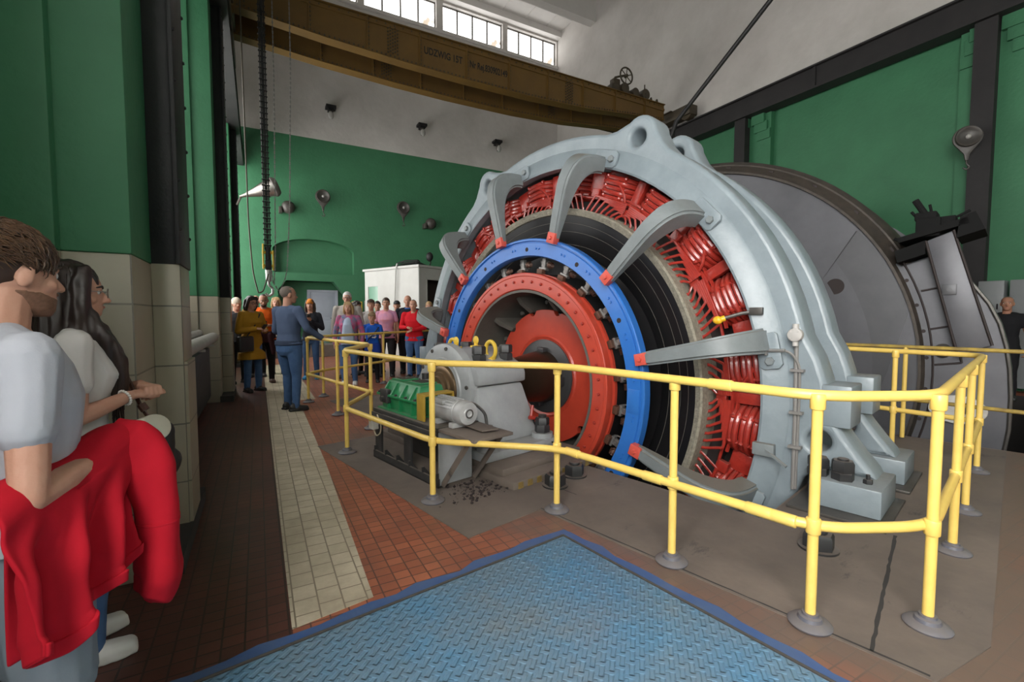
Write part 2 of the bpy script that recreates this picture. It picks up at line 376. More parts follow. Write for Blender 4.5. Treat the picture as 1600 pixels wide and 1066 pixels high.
# far wall: green below, white above, with arch recess, doorway niche and clerestory windows
arch=[(.5,2.92),(.5,3.72)]+[(1.85+1.36*math.cos(a),3.68+.46*math.sin(a)) for a in [math.pi*(1-i/20) for i in range(1,20)]]+[(3.2,3.72),(3.2,2.92)]
niche=[(.63,.41),(.63,2.3),(.9,2.64),(2.46,2.64),(2.95,2.06),(2.95,.41)]
FM=HF@Matrix.Translation((0,B1,0))@Matrix.Rotation(rad(90),4,'X')   # local x=a, y=z, z toward the viewer
me=plate([(A0-.3,0),(A1+.3,0),(A1+.3,7.69),(A0-.3,7.69)],[arch,niche],.5,0)
o=link('wall_far',me,M_green,frame=FM,at=(0,0,-.25),kind='structure')
wallbox('wall_arch_back',.3,3.4,B1+.36,B1+.45,2.8,4.3,M_green)
wallbox('wall_niche_back',.4,3.2,B1+.75,B1+.85,.2,2.8,M_green)
wallbox('wall_niche_side',.4,.63,B1+.2,B1+.75,.2,2.8,M_green); wallbox('wall_niche_side',2.95,3.2,B1+.2,B1+.75,.2,2.8,M_green); wallbox('wall_niche_top',.4,3.2,B1+.2,B1+.75,2.64,2.8,M_green)
wins=[(-.9,.6),(.83,3.5),(3.73,6.54),(6.81,9.53),(9.76,12.32)]
me=plate([(A0-.3,7.69),(A1+.3,7.69),(A1+.3,ZC),(A0-.3,ZC)],[[(a,12.87),(b,12.87),(b,13.92),(a,13.92)] for a,b in wins],.5,0)
o=link('wall_far_upper',me,M_white,frame=FM,at=(0,0,-.25),kind='structure')
M_pane2=mat('stained_frosted_pane',(1,.99,.97),.5,emit=4.5)
def pane_stain(m):
    nt=m.node_tree;N=nt.nodes;L=nt.links;b=N['Principled BSDF']; tc=N.new('ShaderNodeTexCoord'); nz=N.new('ShaderNodeTexNoise'); nz.inputs['Scale'].default_value=1.6; nz.inputs['Detail'].default_value=3; L.new(tc.outputs['Object'],nz.inputs['Vector'])
    rp=N.new('ShaderNodeValToRGB'); rp.color_ramp.elements[0].position=.60; rp.color_ramp.elements[1].position=.66; rp.color_ramp.elements[0].color=(1,.99,.97,1); rp.color_ramp.elements[1].color=(.14,.105,.07,1)
    L.new(nz.outputs['Fac'],rp.inputs['Fac']); L.new(rp.outputs[0],b.inputs['Emission Color'])
pane_stain(M_pane2)
for i,(a,b) in enumerate(wins):
    t=thing('window_%d'%(i+1),None,None,HF,((a+b)/2,B1+.18,12.87)); t.o['kind']='structure'
    MB().box(a,b,B1+.2,B1+.22,12.87,13.92).build('window_pane',M_pane2,t)
    mb=MB(); n=4
    for k in range(n+1):
        x=a+(b-a)*k/n; w=.03 if 0<k<n else .04; mb.box(max(a,x-w),min(b,x+w),B1+.15,B1+.2,12.87,13.92)
    mb.box(a,b,B1+.15,B1+.2,13.88,13.92); mb.build('window_frame',M_mull,t)
wallbox('trim_platform',A0,A1,B1-1.35,B1+.9,0,.4,M_dustfloor)
wallbox('trim_sill',A0,A1,B1-.08,B1,12.70,12.80,M_white)
# right wall
wallbox('wall_right',A1,A1+.3,B0,B1,0,7.28,M_green); wallbox('wall_right_upper',A1,A1+.3,B0,B1,7.28,ZC,M_white)
mb=MB()
for b in (-1.6,3.3,8.2,13.1):
    mb.box(A1-.16,A1,b-.55,b+.55,0,6.9)
    for s in (-1,1):
        for k in range(3): mb.box(A1-.2-.03*k,A1-.0,b+s*(.36-.07*k)-.18,b+s*(.36-.07*k)+.18,6.2+.22*k,6.45+.22*k)
mb.build('trim_right_pilaster',M_green,frame=HF,kind='structure')
def ibeam(mb,ax,c,d0,d1,w,h,t=.02):   # simple rolled beam; ax: 'b' along hall or 'z'
    if ax=='b':
        a,z=c; mb.box(a-w/2,a+w/2,d0,d1,z-t,z); mb.box(a-w/2,a+w/2,d0,d1,z-h,z-h+t); mb.box(a-.02,a+.02,d0,d1,z-h+t,z-t)
    else:
        a,b=c; mb.box(a-w/2,a-w/2+t,b-h/2,b+h/2,d0,d1); mb.box(a+w/2-t,a+w/2,b-h/2,b+h/2,d0,d1); mb.box(a-w/2+t,a+w/2-t,b-.015,b+.015,d0,d1)
mb=MB()
mb.box(11.95,12.2,B0,B1,6.92,7.40); mb.box(11.86,12.28,B0,B1,7.40,7.44); mb.box(11.88,12.26,B0,B1,6.88,6.93); mb.box(12.04,12.12,B0,B1,7.44,7.52)
for k in range(5): mb.box(11.91,11.95,B0+2.0+k*4.3,B0+2.06+k*4.3,6.92,7.4)
mb.build('trim_runway_right',M_iron,frame=HF,kind='structure')
for b in (-1.5,3.42,8.38,13.2):
    mb=MB(); mb.box(11.97,12.2,b-.13,b+.13,0,6.88); mb.box(11.93,11.97,b-.16,b+.16,0,6.86); mb.build('trim_column',M_iron,frame=HF,kind='structure')
# left wall: wainscot, windows in the bays, stepped pilasters with steel columns
wallbox('wall_left',A0-.3,A0,B0,B1,0,1.5,M_cream); wallbox('wall_left_upper',A0-.3,A0,B0,B1,6.6,ZC,M_white)
for q0,q1 in ((B0,-3.6),(.3,4.05),(8.6,9.7),(14.25,15.35),(17.9,B1)): wallbox('wall_left_pier',A0-.3,A0,q0,q1,1.5,6.6,M_green)
bays=[(-3.6,.3,22),(4.05,8.6,3),(9.7,14.25,8),(15.35,17.9,9)]
for i,(b0,b1,es) in enumerate(bays):
    t=thing('window_%d'%(i+10),None,None,HF,(A0-.1,(b0+b1)/2,1.5)); t.o['kind']='structure'
    zs=1.5
    MB().box(A0-.2,A0-.18,b0,b1,zs,6.6).build('window_pane',mat('frosted_pane_%d'%es,(1,.985,.96),.5,emit=es),t)
    mb=MB(); n=max(2,int((b1-b0)/.75))
    for k in range(n+1):
        y=b0+(b1-b0)*k/n; mb.box(A0-.18,A0-.12,max(b0,y-.025),min(b1,y+.025),1.5,6.6)
    for k in range(7):
        z=1.5+5.1*k/6; mb.box(A0-.17,A0-.13,b0,b1,max(1.5,z-.02),min(6.6,z+.02))
    mb.build('window_frame',M_mull,t)
for k in range(0,3):
    b=2.95+5.65*k
    if b+1.1>B1: continue
    mb=MB(); mb.box(A0,-.545,b,b+1.1,0,1.69,.01,mi=0); mb.box(-.545,-.402,b+.45,b+.85,0,1.69,.006,mi=0); mb.box(-.402,-.385,b+.46,b+.84,0,1.1,mi=0)
    mb.box(A0,-.81,b-.06,b+1.16,0,1.69,.01)
    mb.build('wall_left_pilaster',M_cream,frame=HF,kind='structure')
    mb=MB(); mb.box(A0,-.545,b,b+1.1,1.69,6.4,.012); mb.box(A0,-.81,b-.06,b+1.16,1.69,6.4,.012)
    mb.build('wall_left_pilaster_upper',M_green,frame=HF,kind='structure')
    mb=MB(); mb.box(-.545,-.42,b+.47,b+.83,1.69,6.4,.004); mb.box(-.42,-.395,b+.42,b+.88,1.69,6.4,.004)
    for q in (b+.44,b+.86):
        for z in range(16): mb.sphere((-.394,q,1.9+.29*z),.012,6)
    mb.build('trim_steel_column',M_black,frame=HF,kind='structure')
    MB().box(-.56,-.38,b-.02,b+1.12,0,.1).build('baseboard_left',M_dark,frame=HF,kind='structure')
mb=MB(); mb.box(-.62,-.3,B0,B1,6.4,6.46); mb.box(-.5,-.42,B0,B1,6.46,6.95); mb.box(-.62,-.3,B0,B1,6.95,7.0); mb.box(-.5,-.42,B0,B1,7.0,7.08)
mb.build('trim_runway_left',M_iron,frame=HF,kind='structure')
# near wall behind the camera, with two tall windows
me=plate([(A0-.3,0),(A1+.3,0),(A1+.3,ZC),(A0-.3,ZC)],[[(.2,1.4),(4.2,1.4),(4.2,7.5),(.2,7.5)],[(6.2,1.4),(11.0,1.4),(11.0,7.5),(6.2,7.5)]],.3,0)
link('wall_near',me,M_green,frame=HF@Matrix.Translation((0,B0-.15,0))@Matrix.Rotation(rad(90),4,'X'),kind='structure')
M_pane3=mat('near_frosted_pane',(1,.985,.96),.5,emit=.9)
for i,(a,b,pm3) in enumerate(((.2,4.2,mat('near_pane_left',(1,.985,.96),.5,emit=.15)),(6.2,11.0,mat('near_pane_right',(1,.985,.96),.5,emit=1.7)))):
    t=thing('window_%d'%(i+20),None,None,HF,((a+b)/2,B0-.2,1.4)); t.o['kind']='structure'
    MB().box(a,b,B0-.24,B0-.22,1.4,7.5).build('window_pane',pm3,t)
    mb=MB()
    for k in range(6): x=a+(b-a)*k/5; mb.box(max(a,x-.03),min(b,x+.03),B0-.22,B0-.15,1.4,7.5)
    mb.build('window_frame',M_mull,t)
# door in the niche
t=thing('door_1',None,None,HF,(2.1,B1+.72,.4)); t.o['kind']='structure'
mb=MB(); mb.box(1.72,2.6,B1+.70,B1+.75,.4,2.28,.006); mb.box(1.8,2.52,B1+.685,B1+.70,.55,1.2,.006); mb.box(1.8,2.52,B1+.685,B1+.70,1.35,2.15,.006); mb.build('door_leaf',M_lavender,t)
mb=MB(); mb.box(1.62,1.72,B1+.66,B1+.75,.4,2.36); mb.box(2.6,2.7,B1+.66,B1+.75,.4,2.36); mb.box(1.72,2.6,B1+.66,B1+.75,2.28,2.36); mb.build('door_frame',M_lavender,t)
mb=MB(); mb.cyl((2.54,B1+.69,1.3),(2.54,B1+.64,1.3),.012); mb.tube([(2.54,B1+.64,1.3),(2.42,B1+.64,1.3)],.012); mb.build('door_handle',M_black,t)
# radiators with fat heating pipe on the left
M_rad=mat('black_radiator',(.02,.02,.022),.5); M_pipe=mat('pale_pipe',(.42,.41,.39),.45,col2=(.3,.29,.27),scale=4)
for i,(b0,b1) in enumerate(((4.35,8.35),)):
    t=thing('radiator','long dark ribbed radiator against the left wall between the two pilasters','radiator',HF,(-.85,(b0+b1)/2,0))
    mb=MB(); n=int((b1-b0)/.085)
    for k in range(n): y=b0+.04+k*.085; mb.box(-1.0,-.66,y-.032,y+.032,.14,.9,.02)
    mb.tube([(-.83,b0,.2),(-.83,b1,.2)],.03); mb.tube([(-.83,b0,.84),(-.83,b1,.84)],.03); mb.build('radiator_core',M_rad,t)
    for y in (b0+.3,b1-.3): MB().box(-.9,-.76,y-.03,y+.03,0,.15).build('radiator_foot',M_rad,t)
    o=MB(); o.tube([(-.62,b0-.2,1.05),(-.62,b1+.15,1.05)],.075,16); o.tube([(-.8,b0-.2,1.12),(-.8,b1+.15,1.12)],.05,12)
    for y in (b0+.6,b0+2.2,b1-.6): o.box(-1.14,-.56,y-.02,y+.02,.95,.98)
    o=o.build('heating_pipe',M_pipe,frame=HF,at=(-.66,b0+2,1.0)); setp(o,'fat pale heating pipe running above the dark radiator on the left wall','pipe')
# ================= the big electric motor =================
M_grey=mat('pale_grey_machine_paint',(.245,.288,.312),.34,col2=(.175,.21,.232),scale=4,amt=.3,bump=.12,bscale=22,dust=(.18,.165,.145),dustamt=.35)
M_greyarm=mat('dusty_grey_arm_paint',(.205,.228,.235),.45,col2=(.15,.168,.172),scale=6,amt=.3,bump=.1,bscale=30,dust=(.15,.135,.11),dustamt=.85)
M_blue=mat('blue_gloss_paint',(.022,.13,.46),.3,col2=(.03,.16,.5),scale=5,coat=.3)
M_red=mat('red_gloss_paint',(.50,.055,.028),.32,col2=(.42,.045,.025),scale=7,coat=.3)
M_coil=mat('red_varnish',(.38,.032,.02),.28,col2=(.25,.02,.014),scale=14,coat=.5,bump=.25,bscale=30,dust=(.20,.10,.08),dustamt=.4)
M_tabred=mat('salmon_red_paint',(.58,.085,.06),.45)
M_comm=mat('black_commutator',(.012,.012,.013),.38,metal=.2)
M_commline=mat('pale_worn_ring',(.11,.10,.088),.6)
M_band=mat('glass_banding',(.35,.32,.25),.75,col2=(.17,.155,.12),scale=30,bump=.5,bscale=70)
M_steel=mat('dark_oily_steel',(.07,.066,.062),.42,metal=.5,col2=(.11,.10,.09),scale=6)
M_shaft=mat('brown_shaft_steel',(.060,.042,.028),.32,metal=.75,col2=(.085,.06,.042),scale=4)
M_hub=mat('grey_hub_steel',(.065,.063,.065),.38,metal=.4)
M_spider=mat('dusty_spider_steel',(.085,.078,.068),.65,col2=(.12,.11,.095),scale=7)
M_holder=mat('brush_holder_alloy',(.35,.34,.33),.4,metal=.6,col2=(.15,.14,.13),scale=30)
M_copper=mat('brush_pigtail',(.12,.06,.04),.5,metal=.4)
M_nut=mat('black_nut',(.022,.022,.023),.45,dust=(.16,.13,.11),dustamt=.7)
M_core=mat('dark_core',(.02,.012,.011),.7)
t_st=thing('electric_motor','huge grey framed electric motor with lifting lugs, red windings and a blue brush ring','electric motor',MF,(.75,0,.0))
# --- frame plates ---
def half_outline():
    P=[]; R=2.74
    for i in range(0,8): a=rad(17*i/7); P.append((R*math.sin(a),AX+R*math.cos(a)))
    P+= [((R+.035)*math.sin(rad(19.3)),AX+(R+.035)*math.cos(rad(19.3)))]
    c=(2.775*math.sin(rad(25.3)),AX+2.775*math.cos(rad(25.3)))
    for i in range(9):
        a=rad(25.3-62+124*i/8); P.append((c[0]+.185*math.sin(a),c[1]+.185*math.cos(a)))
    P+= [((R+.035)*math.sin(rad(31.3)),AX+(R+.035)*math.cos(rad(31.3)))]
    for i in range(0,15): a=rad(33.6+(78-33.6)*i/14); P.append((R*math.sin(a),AX+R*math.cos(a)))
    P+= [(2.77,1.06),(2.82,.90),(2.86,.72),(2.90,.58),(2.97,.47),(3.05,.36),(3.13,.26),(3.15,.215),(2.78,.215),(2.70,.12),(2.66,0)]
    for i in range(1,9): a=rad(104+(180-104)*i/8); P.append((2.68*math.sin(a),AX+2.68*math.cos(a)))
    return P
H=half_outline()
OUT=[(-u,z) for u,z in H]+[(u,z) for u,z in H[::-1][1:-1]]
# local plate: x -> world -y? keep (y,z): mirror-symmetric outline
PF=Matrix(((0,0,1,0),(1,0,0,0),(0,1,0,0),(0,0,0,1)))   # local (x,y,z) -> (y,z,x)
def frame_holes(rin):
    hs=[circle(0,AX,rin,96)]
    for s in (-1,1):
        hs.append(circle(s*2.745*math.sin(rad(25.3)),AX+2.745*math.cos(rad(25.3)),.085,20))
        hs.append(circle(s*2.79,.43,.082,20))
    return hs
def rim(nm,x0,x1,bev):
    mb=MB(); mb.addme(plate(OUT,frame_holes(2.44),x1-x0,bev,3),Matrix.Translation(((x0+x1)/2,0,0))@PF)
    return mb.build(nm,M_grey,t_st)
rim('front_frame',.715,1.02,.042); rim('rear_frame',1.47,1.76,.042)
mb=MB(); mb.lathex([(2.44,1.0),(2.60,1.0),(2.60,1.5),(2.44,1.5)],96,closed=True); mb.build('frame_shell',M_grey,t_st)
mb=MB(); mb.lathex([(2.395,.66),(2.415,.652),(2.575,.70),(2.59,.715),(2.59,.76),(2.395,.76)],120,closed=True); mb.build('face_ring',M_grey,t_st)
# joint flanges at shaft height and foot blocks
for s in (-1,1):
    for x0,x1 in ((.708,1.03),(1.46,1.77)):
        mb=MB(); mb.box(x0,x1,*sorted((s*2.80,s*2.99)),.555,.867,.012); mb.build('joint_flange',M_grey,t_st)
    for x0,x1 in ((.465,.993),(1.409,1.889)):
        MB().box(x0,x1,*sorted((s*2.80,s*3.22)),.028,.222,.012).build('foot_block',M_grey,t_st)
        MB().box(x0-.14,x1+.06,*sorted((s*2.70,s*3.27)),.0047,.028,.004).build('foot_plate',M_steel,t_st)
    mb=MB(); mb.hexn((.575,s*2.98,.222),.072,.062); mb.hexn((.575,s*2.98,.284),.074,.075,rot=.3); mb.cyl((.575,s*2.98,.35),(.575,s*2.98,.372),.035,n=12); mb.build('anchor_bolt',M_nut,t_st)
    mb=MB(); mb.hexn((.575,s*2.83,.222),.07,.06); mb.hexn((.575,s*2.83,.282),.072,.07,rot=.4); mb.build('anchor_bolt',M_nut,t_st)
    mb=MB(); mb.hexn((.60,s*3.12,.222),.03,.03); mb.cyl((.60,s*3.12,.25),(.60,s*3.12,.285),.013,n=8); mb.build('anchor_bolt',M_nut,t_st)
# --- dark core behind the windings ---
MB().lathex([(1.5,1.05),(2.42,1.05),(2.42,1.1),(1.5,1.1)],64,closed=True).build('stator_core',M_core,t_st)
# --- pole coils: pairs left and right of each connection comb ---
def coil_mesh():
    mb=MB(); R0=2.25
    for k,R in enumerate((2.145,2.195,2.245,2.295,2.345)):
        pts=[]
        for i in range(13):
            u=-1+2*i/12; th=u*5.3; bul=.13*(1-abs(u)**3.2)
            p=pol(.95-.05-bul-.02*(k%2),R-.012*(1-u*u),th); pts.append(p-Vector((0,0,AX))+Vector((0,0,0)))
        a=pol(1.06,R,-5.5)-Vector((0,0,AX)); b=pol(1.06,R,5.5)-Vector((0,0,AX))
        mb.tube([a]+pts+[b],.026,8,flat=(1.0,.95))
        for u in (-.55,.55):
            p=pol(.95-.05-.12,R,u*5.3)-Vector((0,0,AX)); mb.sphere(p,(.034,.022,.028),8)
    for R in (2.10,2.385):
        mb.tube([pol(.93,R,x)-Vector((0,0,AX)) for x in (-5.4,-2.7,0,2.7,5.4)],.03,6,flat=(1,.6))
    return mb.mesh('coil',None,40)
cm=coil_mesh()
proto=link('pole_coil',cm,M_coil); proto.parent=t_st.o; s_root[proto.name]=t_st
T0=Matrix.Translation((-.75,0,AX))
angs=[30*k+d for k in range(12) for d in (-7.2,7.2)]
proto.matrix_local=T0@Matrix.Rotation(rad(angs[0]),4,'X')
copies(proto,'pole_coil',t_st.o,[T0@Matrix.Rotation(rad(a),4,'X') for a in angs[1:]])
# --- interpole blocks and connection combs ---
def comb_mesh():
    mb=MB(); z0=Vector((0,0,AX)); P=lambda x,R,a: pol(x,R,a)-z0
    M=Matrix.Translation(-z0)@polM(.80,2.03,0)
    mb.box(-.045,.045,-.045,.045,-.03,.03,.006,M=M)
    M=Matrix.Translation(-z0)@polM(.86,2.25,0)
    mb.box(-.16,.13,-.05,.05,-.05,.04,.01,M=M)
    for s in (-1,1):
        for k in range(1,8):
            a=k*2.05; Rk=1.985+.019*k
            pts=[P(.75,Rk,s*.5),P(.742,Rk,s*max(.7,a-2.1)),P(.735,1.965,s*(a-.15)),P(.735,1.93,s*a)]
            mb.tube(arc_pts(pts,.012,2),.0085,6,flat=(1.5,.85))
            M=Matrix.Translation(-z0)@polM(.738,1.925,s*a); mb.box(-.032,.024,-.015,.015,-.02,.016,.003,M=M)
    for R,x,a0,a1 in ((2.125,.80,-13.5,9.0),(2.155,.83,-11,13.5)):
        mb.tube([P(x,R-.03*abs(q)/14,a0+(a1-a0)*i/8) for i,q in enumerate([a0+(a1-a0)*i/8 for i in range(9)])],.017,6,flat=(1.0,1.5))
    M=Matrix.Translation(-z0)@polM(.79,2.155,-13.0); mb.box(-.05,.04,-.05,.05,-.03,.03,.006,M=M)
    # strap to the next comb
    pts=[P(.82,2.12,3),P(.80,2.16,6),P(.79,2.11,10),P(.80,2.09,15),P(.79,2.12,20),P(.80,2.16,24),P(.82,2.12,27)]
    mb.tube(arc_pts(pts,.1,4),.014,7)
    pts=[P(.80,2.03,-1),P(.745,2.20,-2.5),P(.75,2.30,-6),P(.80,2.36,-9)]
    mb.tube(arc_pts(pts,.12,4),.014,7)
    M=Matrix.Translation(-z0)@polM(.90,2.27,15); mb.box(-.11,.11,-.09,.09,-.04,.04,.012,M=M)
    return mb.mesh('comb',None,40)
pr=link('connection_comb',comb_mesh(),M_coil); pr.parent=t_st.o; s_root[pr.name]=t_st
pr.matrix_local=T0@Matrix.Rotation(0,4,'X')
copies(pr,'connection_comb',t_st.o,[T0@Matrix.Rotation(rad(30*k),4,'X') for k in range(1,12)])
# --- brush ring (blue) ---
mb=MB(); mb.lathex([(1.378,.29),(1.39,.272),(1.525,.272),(1.532,.282),(1.54,.282),(1.547,.262),(1.566,.262),(1.574,.272),(1.574,.36),(1.378,.36)],144,closed=True)
ring=mb.build('brush_ring',M_blue,t_st)
inst('ring_bolt',hexmesh(.012,.012,'-x'),M_blue,sub=ring,Ms=[Tr(pol(.272,1.465,15*k+9+d)) for k in range(24) for d in (-.9,.9)])
inst('ring_hole',MB().cyl((.02,0,0),(-.0012,0,0),.024,n=14).mesh('h'),M_core,sub=ring,Ms=[Tr(pol(.2715,1.455,30*k+32.5)) for k in range(12)])
mb=MB()
M=polM(.268,1.46,92.5); mb.box(-.06,.06,-.11,.11,-.002,.006,.003,M=M)
for x in (-.02,.02):
    for y in (-.09,-.05): mb.sphere((x,y,.01),.011,8,M=M)
mb.build('splice_plate',M_blue,sub=ring)
# --- brush arms (twelve, hook shaped) ---
def arm_path():
    P=[Vector((2.075,0,.66)),Vector((2.13,0,.40)),Vector((2.10,0,.24)),Vector((1.335,0,.262))]   # (R,-,x)
    return P
def arm_mesh():
    # side profile in (R,x): outer and inner edge of the hook
    out=[];inn=[]
    # foot at the ring face, rising out (towards small x), bending, then running inwards
    o_pts=[(2.50,.668),(2.49,.50),(2.455,.35),(2.38,.245),(2.27,.185),(2.10,.160),(1.70,.19),(1.585,.212)]
    i_pts=[(2.33,.668),(2.325,.57),(2.29,.48),(2.21,.40),(2.10,.35),(1.97,.322),(1.70,.292),(1.585,.285)]
    def sm(ps):
        P=[Vector((a,b,0)) for a,b in ps]; r=[]
        for i in range(len(P)-1):
            p0=P[max(0,i-1)];p1=P[i];p2=P[i+1];p3=P[min(len(P)-1,i+2)]
            for t in (0,.33,.66):
                r.append(.5*((2*p1)+(p2-p0)*t+(2*p0-5*p1+4*p2-p3)*t*t+(3*p1-p0-3*p2+p3)*t**3))
        r.append(P[-1]); return r
    O=sm(o_pts);I=sm(i_pts); n=len(O); w0,w1=.105,.055
    bm=bmesh.new(); V=[]
    for i in range(n):
        w=w0+(w1-w0)*i/(n-1); row=[]
        for (q,s) in ((O[i],-1),(O[i],1),(I[i],1),(I[i],-1)):
            row.append(bm.verts.new((q.y,s*w,q.x)))
        V.append(row)
    for i in range(n-1):
        for j in range(4): bm.faces.new([V[i][j],V[i][(j+1)%4],V[i+1][(j+1)%4],V[i+1][j]])
    bm.faces.new(V[0][::-1]); bm.faces.new(V[-1]); bmesh.ops.recalc_face_normals(bm,faces=bm.faces[:])
    ed=[e for e in bm.edges if len(e.link_faces)==2 and e.calc_face_angle()>.6]
    bmesh.ops.bevel(bm,geom=ed,offset=.022,segments=3,affect='EDGES')
    mb=MB(); mb.addbm(bm)
    # foot pad on the ring face, beside the arm
    return mb.mesh('arm',None,40)
am_=arm_mesh()
def pad_mesh():
    mb=MB(); mb.prism([(2.40,-.06),(2.55,-.06),(2.57,-.04),(2.57,.20),(2.54,.23),(2.43,.23),(2.40,.20)],0,.035,M=Matrix(((0,0,-1,.672),(0,-1,0,0),(1,0,0,0),(0,0,0,1))),bev=.006)
    return mb.mesh('pad')
def padbolt_mesh():
    mb=MB(); mb.hexn((.638,-.165,2.485),.034,.03,ax='-x'); return mb.mesh('padbolt')
def tab_mesh():
    mb=MB(); M=Matrix(((0,0,-1,.215),(0,1,0,0),(1,0,0,0),(0,0,0,1)))
    mb.box(1.545,1.655,-.052,.052,-.06,.022,.004,M=M); return mb.mesh('tab')
def tabb_mesh():
    mb=MB(); mb.hexn((.195,0,1.60),.02,.02,ax='-x'); return mb.mesh('tabbolt')
pm,pb,tm,tb=pad_mesh(),padbolt_mesh(),tab_mesh(),tabb_mesh()
for k in range(12):
    a=18+30*k
    o=link('brush_arm',am_,None,t_st); 
    if k==0: am_.materials.append(M_greyarm); pm.materials.append(M_grey); pb.materials.append(M_greyarm); tm.materials.append(M_tabred); tb.materials.append(M_tabred)
    o.matrix_local=T0@Matrix.Rotation(rad(a),4,'X'); s_root[o.name]=t_st
    for nm,me in (('foot_pad',pm),('pad_bolt',pb),('clamp_tab',tm),('clamp_bolt',tb)):
        c=link(nm,me,None,sub=o)
# --- brush holders (24) ---
def holder_mesh():
    mb=MB(); z0=Vector((0,0,AX)); M=Matrix.Translation(-z0)@polM(.36,1.30,0)
    mb.box(-.05,.075,-.03,.03,.03,.085,.006,M=M); mb.box(-.065,-.03,-.055,.055,.02,.075,.006,M=M)
    mb.box(.01,.03,-.055,.045,.05,.10,.004,M=M)
    mb.tube(arc_pts([M@Vector(p) for p in ((-.06,-.045,.08),(-.02,-.055,.1),(.03,-.045,.1),(.05,.0,.095),(.02,.05,.1),(-.04,.04,.1))],.03,3),.008,6)
    mb.cyl(M@Vector((.03,-.07,.07)),M@Vector((.03,.07,.07)),.013,n=8)
    return mb.mesh('holder',None,40)
def pig_mesh():
    mb=MB(); z0=Vector((0,0,AX)); M=Matrix.Translation(-z0)@polM(.36,1.30,0)
    mb.box(-.105,-.05,-.04,.04,-.02,.045,.004,M=M)
    mb.tube(arc_pts([M@Vector(p) for p in ((-.07,.01,.05),(-.03,.02,.1),(.04,.0,.09))],.03,3),.006,5)
    for j in range(5):   # coil spring beside the holder
        c=[M@Vector((.0+.03*math.cos(q),.075+.012*j+.0,.045+.03*math.sin(q))) for q in [i*math.pi/5 for i in range(10)]]
        mb.tube(c,.004,4,closed=True)
    return mb.mesh('pig',None,40)
hm,gm=holder_mesh(),pig_mesh(); hm.materials.append(M_holder); gm.materials.append(M_copper)
for k in range(24):
    o=link('brush_holder',hm,None,t_st); o.matrix_local=T0@Matrix.Rotation(rad(15*k+9),4,'X'); s_root[o.name]=t_st
    link('carbon_brush',gm,None,sub=o)
# --- cable conduit with round box, and the sensor arm on the right leg ---
mb=MB(); mb.tube(arc_pts([(.70,-2.635,.02),(.70,-2.635,.6),(.69,-2.63,1.20)],.05),.016,8); mb.tube(arc_pts([(.69,-2.655,.03),(.695,-2.66,.7),(.685,-2.66,1.0),(.66,-2.60,1.105),(.64,-2.50,1.115)],.12,5),.010,7)
for z in (.35,.62,.95): mb.box(.66,.715,-2.69,-2.60,z,z+.02)
mb.build('cable_conduit',mat('grey_conduit',(.20,.19,.18),.5),t_st)
mb=MB(); mb.cyl((.69,-2.63,1.235),(.63,-2.63,1.235),.052,bev=.008); mb.cyl((.66,-2.63,1.28),(.66,-2.63,1.32),.022); mb.cyl((.66,-2.63,1.15),(.66,-2.63,1.19),.02)
for a in range(4): mb.cyl((.63,-2.63+.036*math.cos(a*1.57+.8),1.235+.036*math.sin(a*1.57+.8)),(.626,-2.63+.036*math.cos(a*1.57+.8),1.235+.036*math.sin(a*1.57+.8)),.008,n=6)
mb.build('junction_box',mat('pale_box_grey',(.40,.38,.36),.5),t_st)
mb=MB(); mb.tube([(.62,-2.26,1.10),(.63,-2.57,1.112)],.014,8); mb.cyl((.64,-2.25,1.10),(.58,-2.25,1.10),.034,bev=.006); mb.cyl((.58,-2.25,1.10),(.565,-2.25,1.10),.022); mb.tube([(.60,-2.29,1.10),(.60,-2.36,1.10)],.022,8); mb.box(.6,.66,-2.45,-2.43,1.07,1.13)
mb.build('sensor_arm',mat('sensor_steel',(.3,.29,.28),.35,metal=.6),t_st)
mb=MB(); mb.tube([(.55,-2.13,1.36),(.62,-2.24,1.40),(.66,-2.35,1.42)],.016,8); mb.box(.62,.66,-2.40,-2.30,1.39,1.45,.005); mb.build('lamp_bracket',M_steel,t_st)
mb=MB(); mb.sphere((.53,-2.09,1.345),(.035,.042,.035),12); mb.cyl((.535,-2.11,1.35),(.55,-2.14,1.362),.024); mb.build('yellow_lamp',mat('yellow_plastic',(.75,.42,.02),.35),t_st,label='small round yellow lamp')
mb=MB(); mb.tube([(.62,-2.42,.33),(.58,-2.62,.22)],.014,6); mb.box(.60,.655,-2.52,-2.36,.26,.36,.006); mb.build('leg_bracket',M_greyarm,t_st)
mb=MB()
for z,y in ((.80,-2.38),(1.95,-2.1)):
    pass
# ================= rotor: armature, commutator, spider, red discs, shaft =================
t_ro=thing('motor_rotor','dark rotor with red flanged ring, red centre disc and oily steel shaft','rotor',MF,(.5,0,AX))
mb=MB(); mb.lathex([(1.19,.40),(1.20,.395),(1.20,.80),(1.45,.775),(1.47,.755),(1.62,.70),(1.80,.645),(1.87,.63)],144); mb.build('commutator',M_comm,t_ro)
for R,x in ((1.56,.7205),(1.70,.675),(1.79,.6475)):
    MB().lathex([(R-.0025,x-.0015),(R+.0025,x-.0035),(R+.0025,x+.02),(R-.0025,x+.02)],144,closed=True).build('wear_ring',M_commline,t_ro)
MB().lathex([(1.865,.655),(1.875,.605),(1.93,.58),(1.945,.60),(1.945,.9),(1.865,.9)],144,closed=True).build('banding',M_band,t_ro)
MB().lathex([(1.7,.9),(2.06,.9),(2.06,1.04),(1.7,1.04)],96,closed=True).build('armature_core',M_core,t_ro)
mb=MB(); mb.lathex([(1.01,.25),(1.02,.238),(1.085,.234),(1.155,.234),(1.163,.228),(1.19,.228),(1.197,.236),(1.197,.31),(1.172,.315),(1.172,.355),(1.197,.36),(1.197,.43),(1.01,.43)],144,closed=True)
rr_=mb.build('clamp_ring',M_red,t_ro)
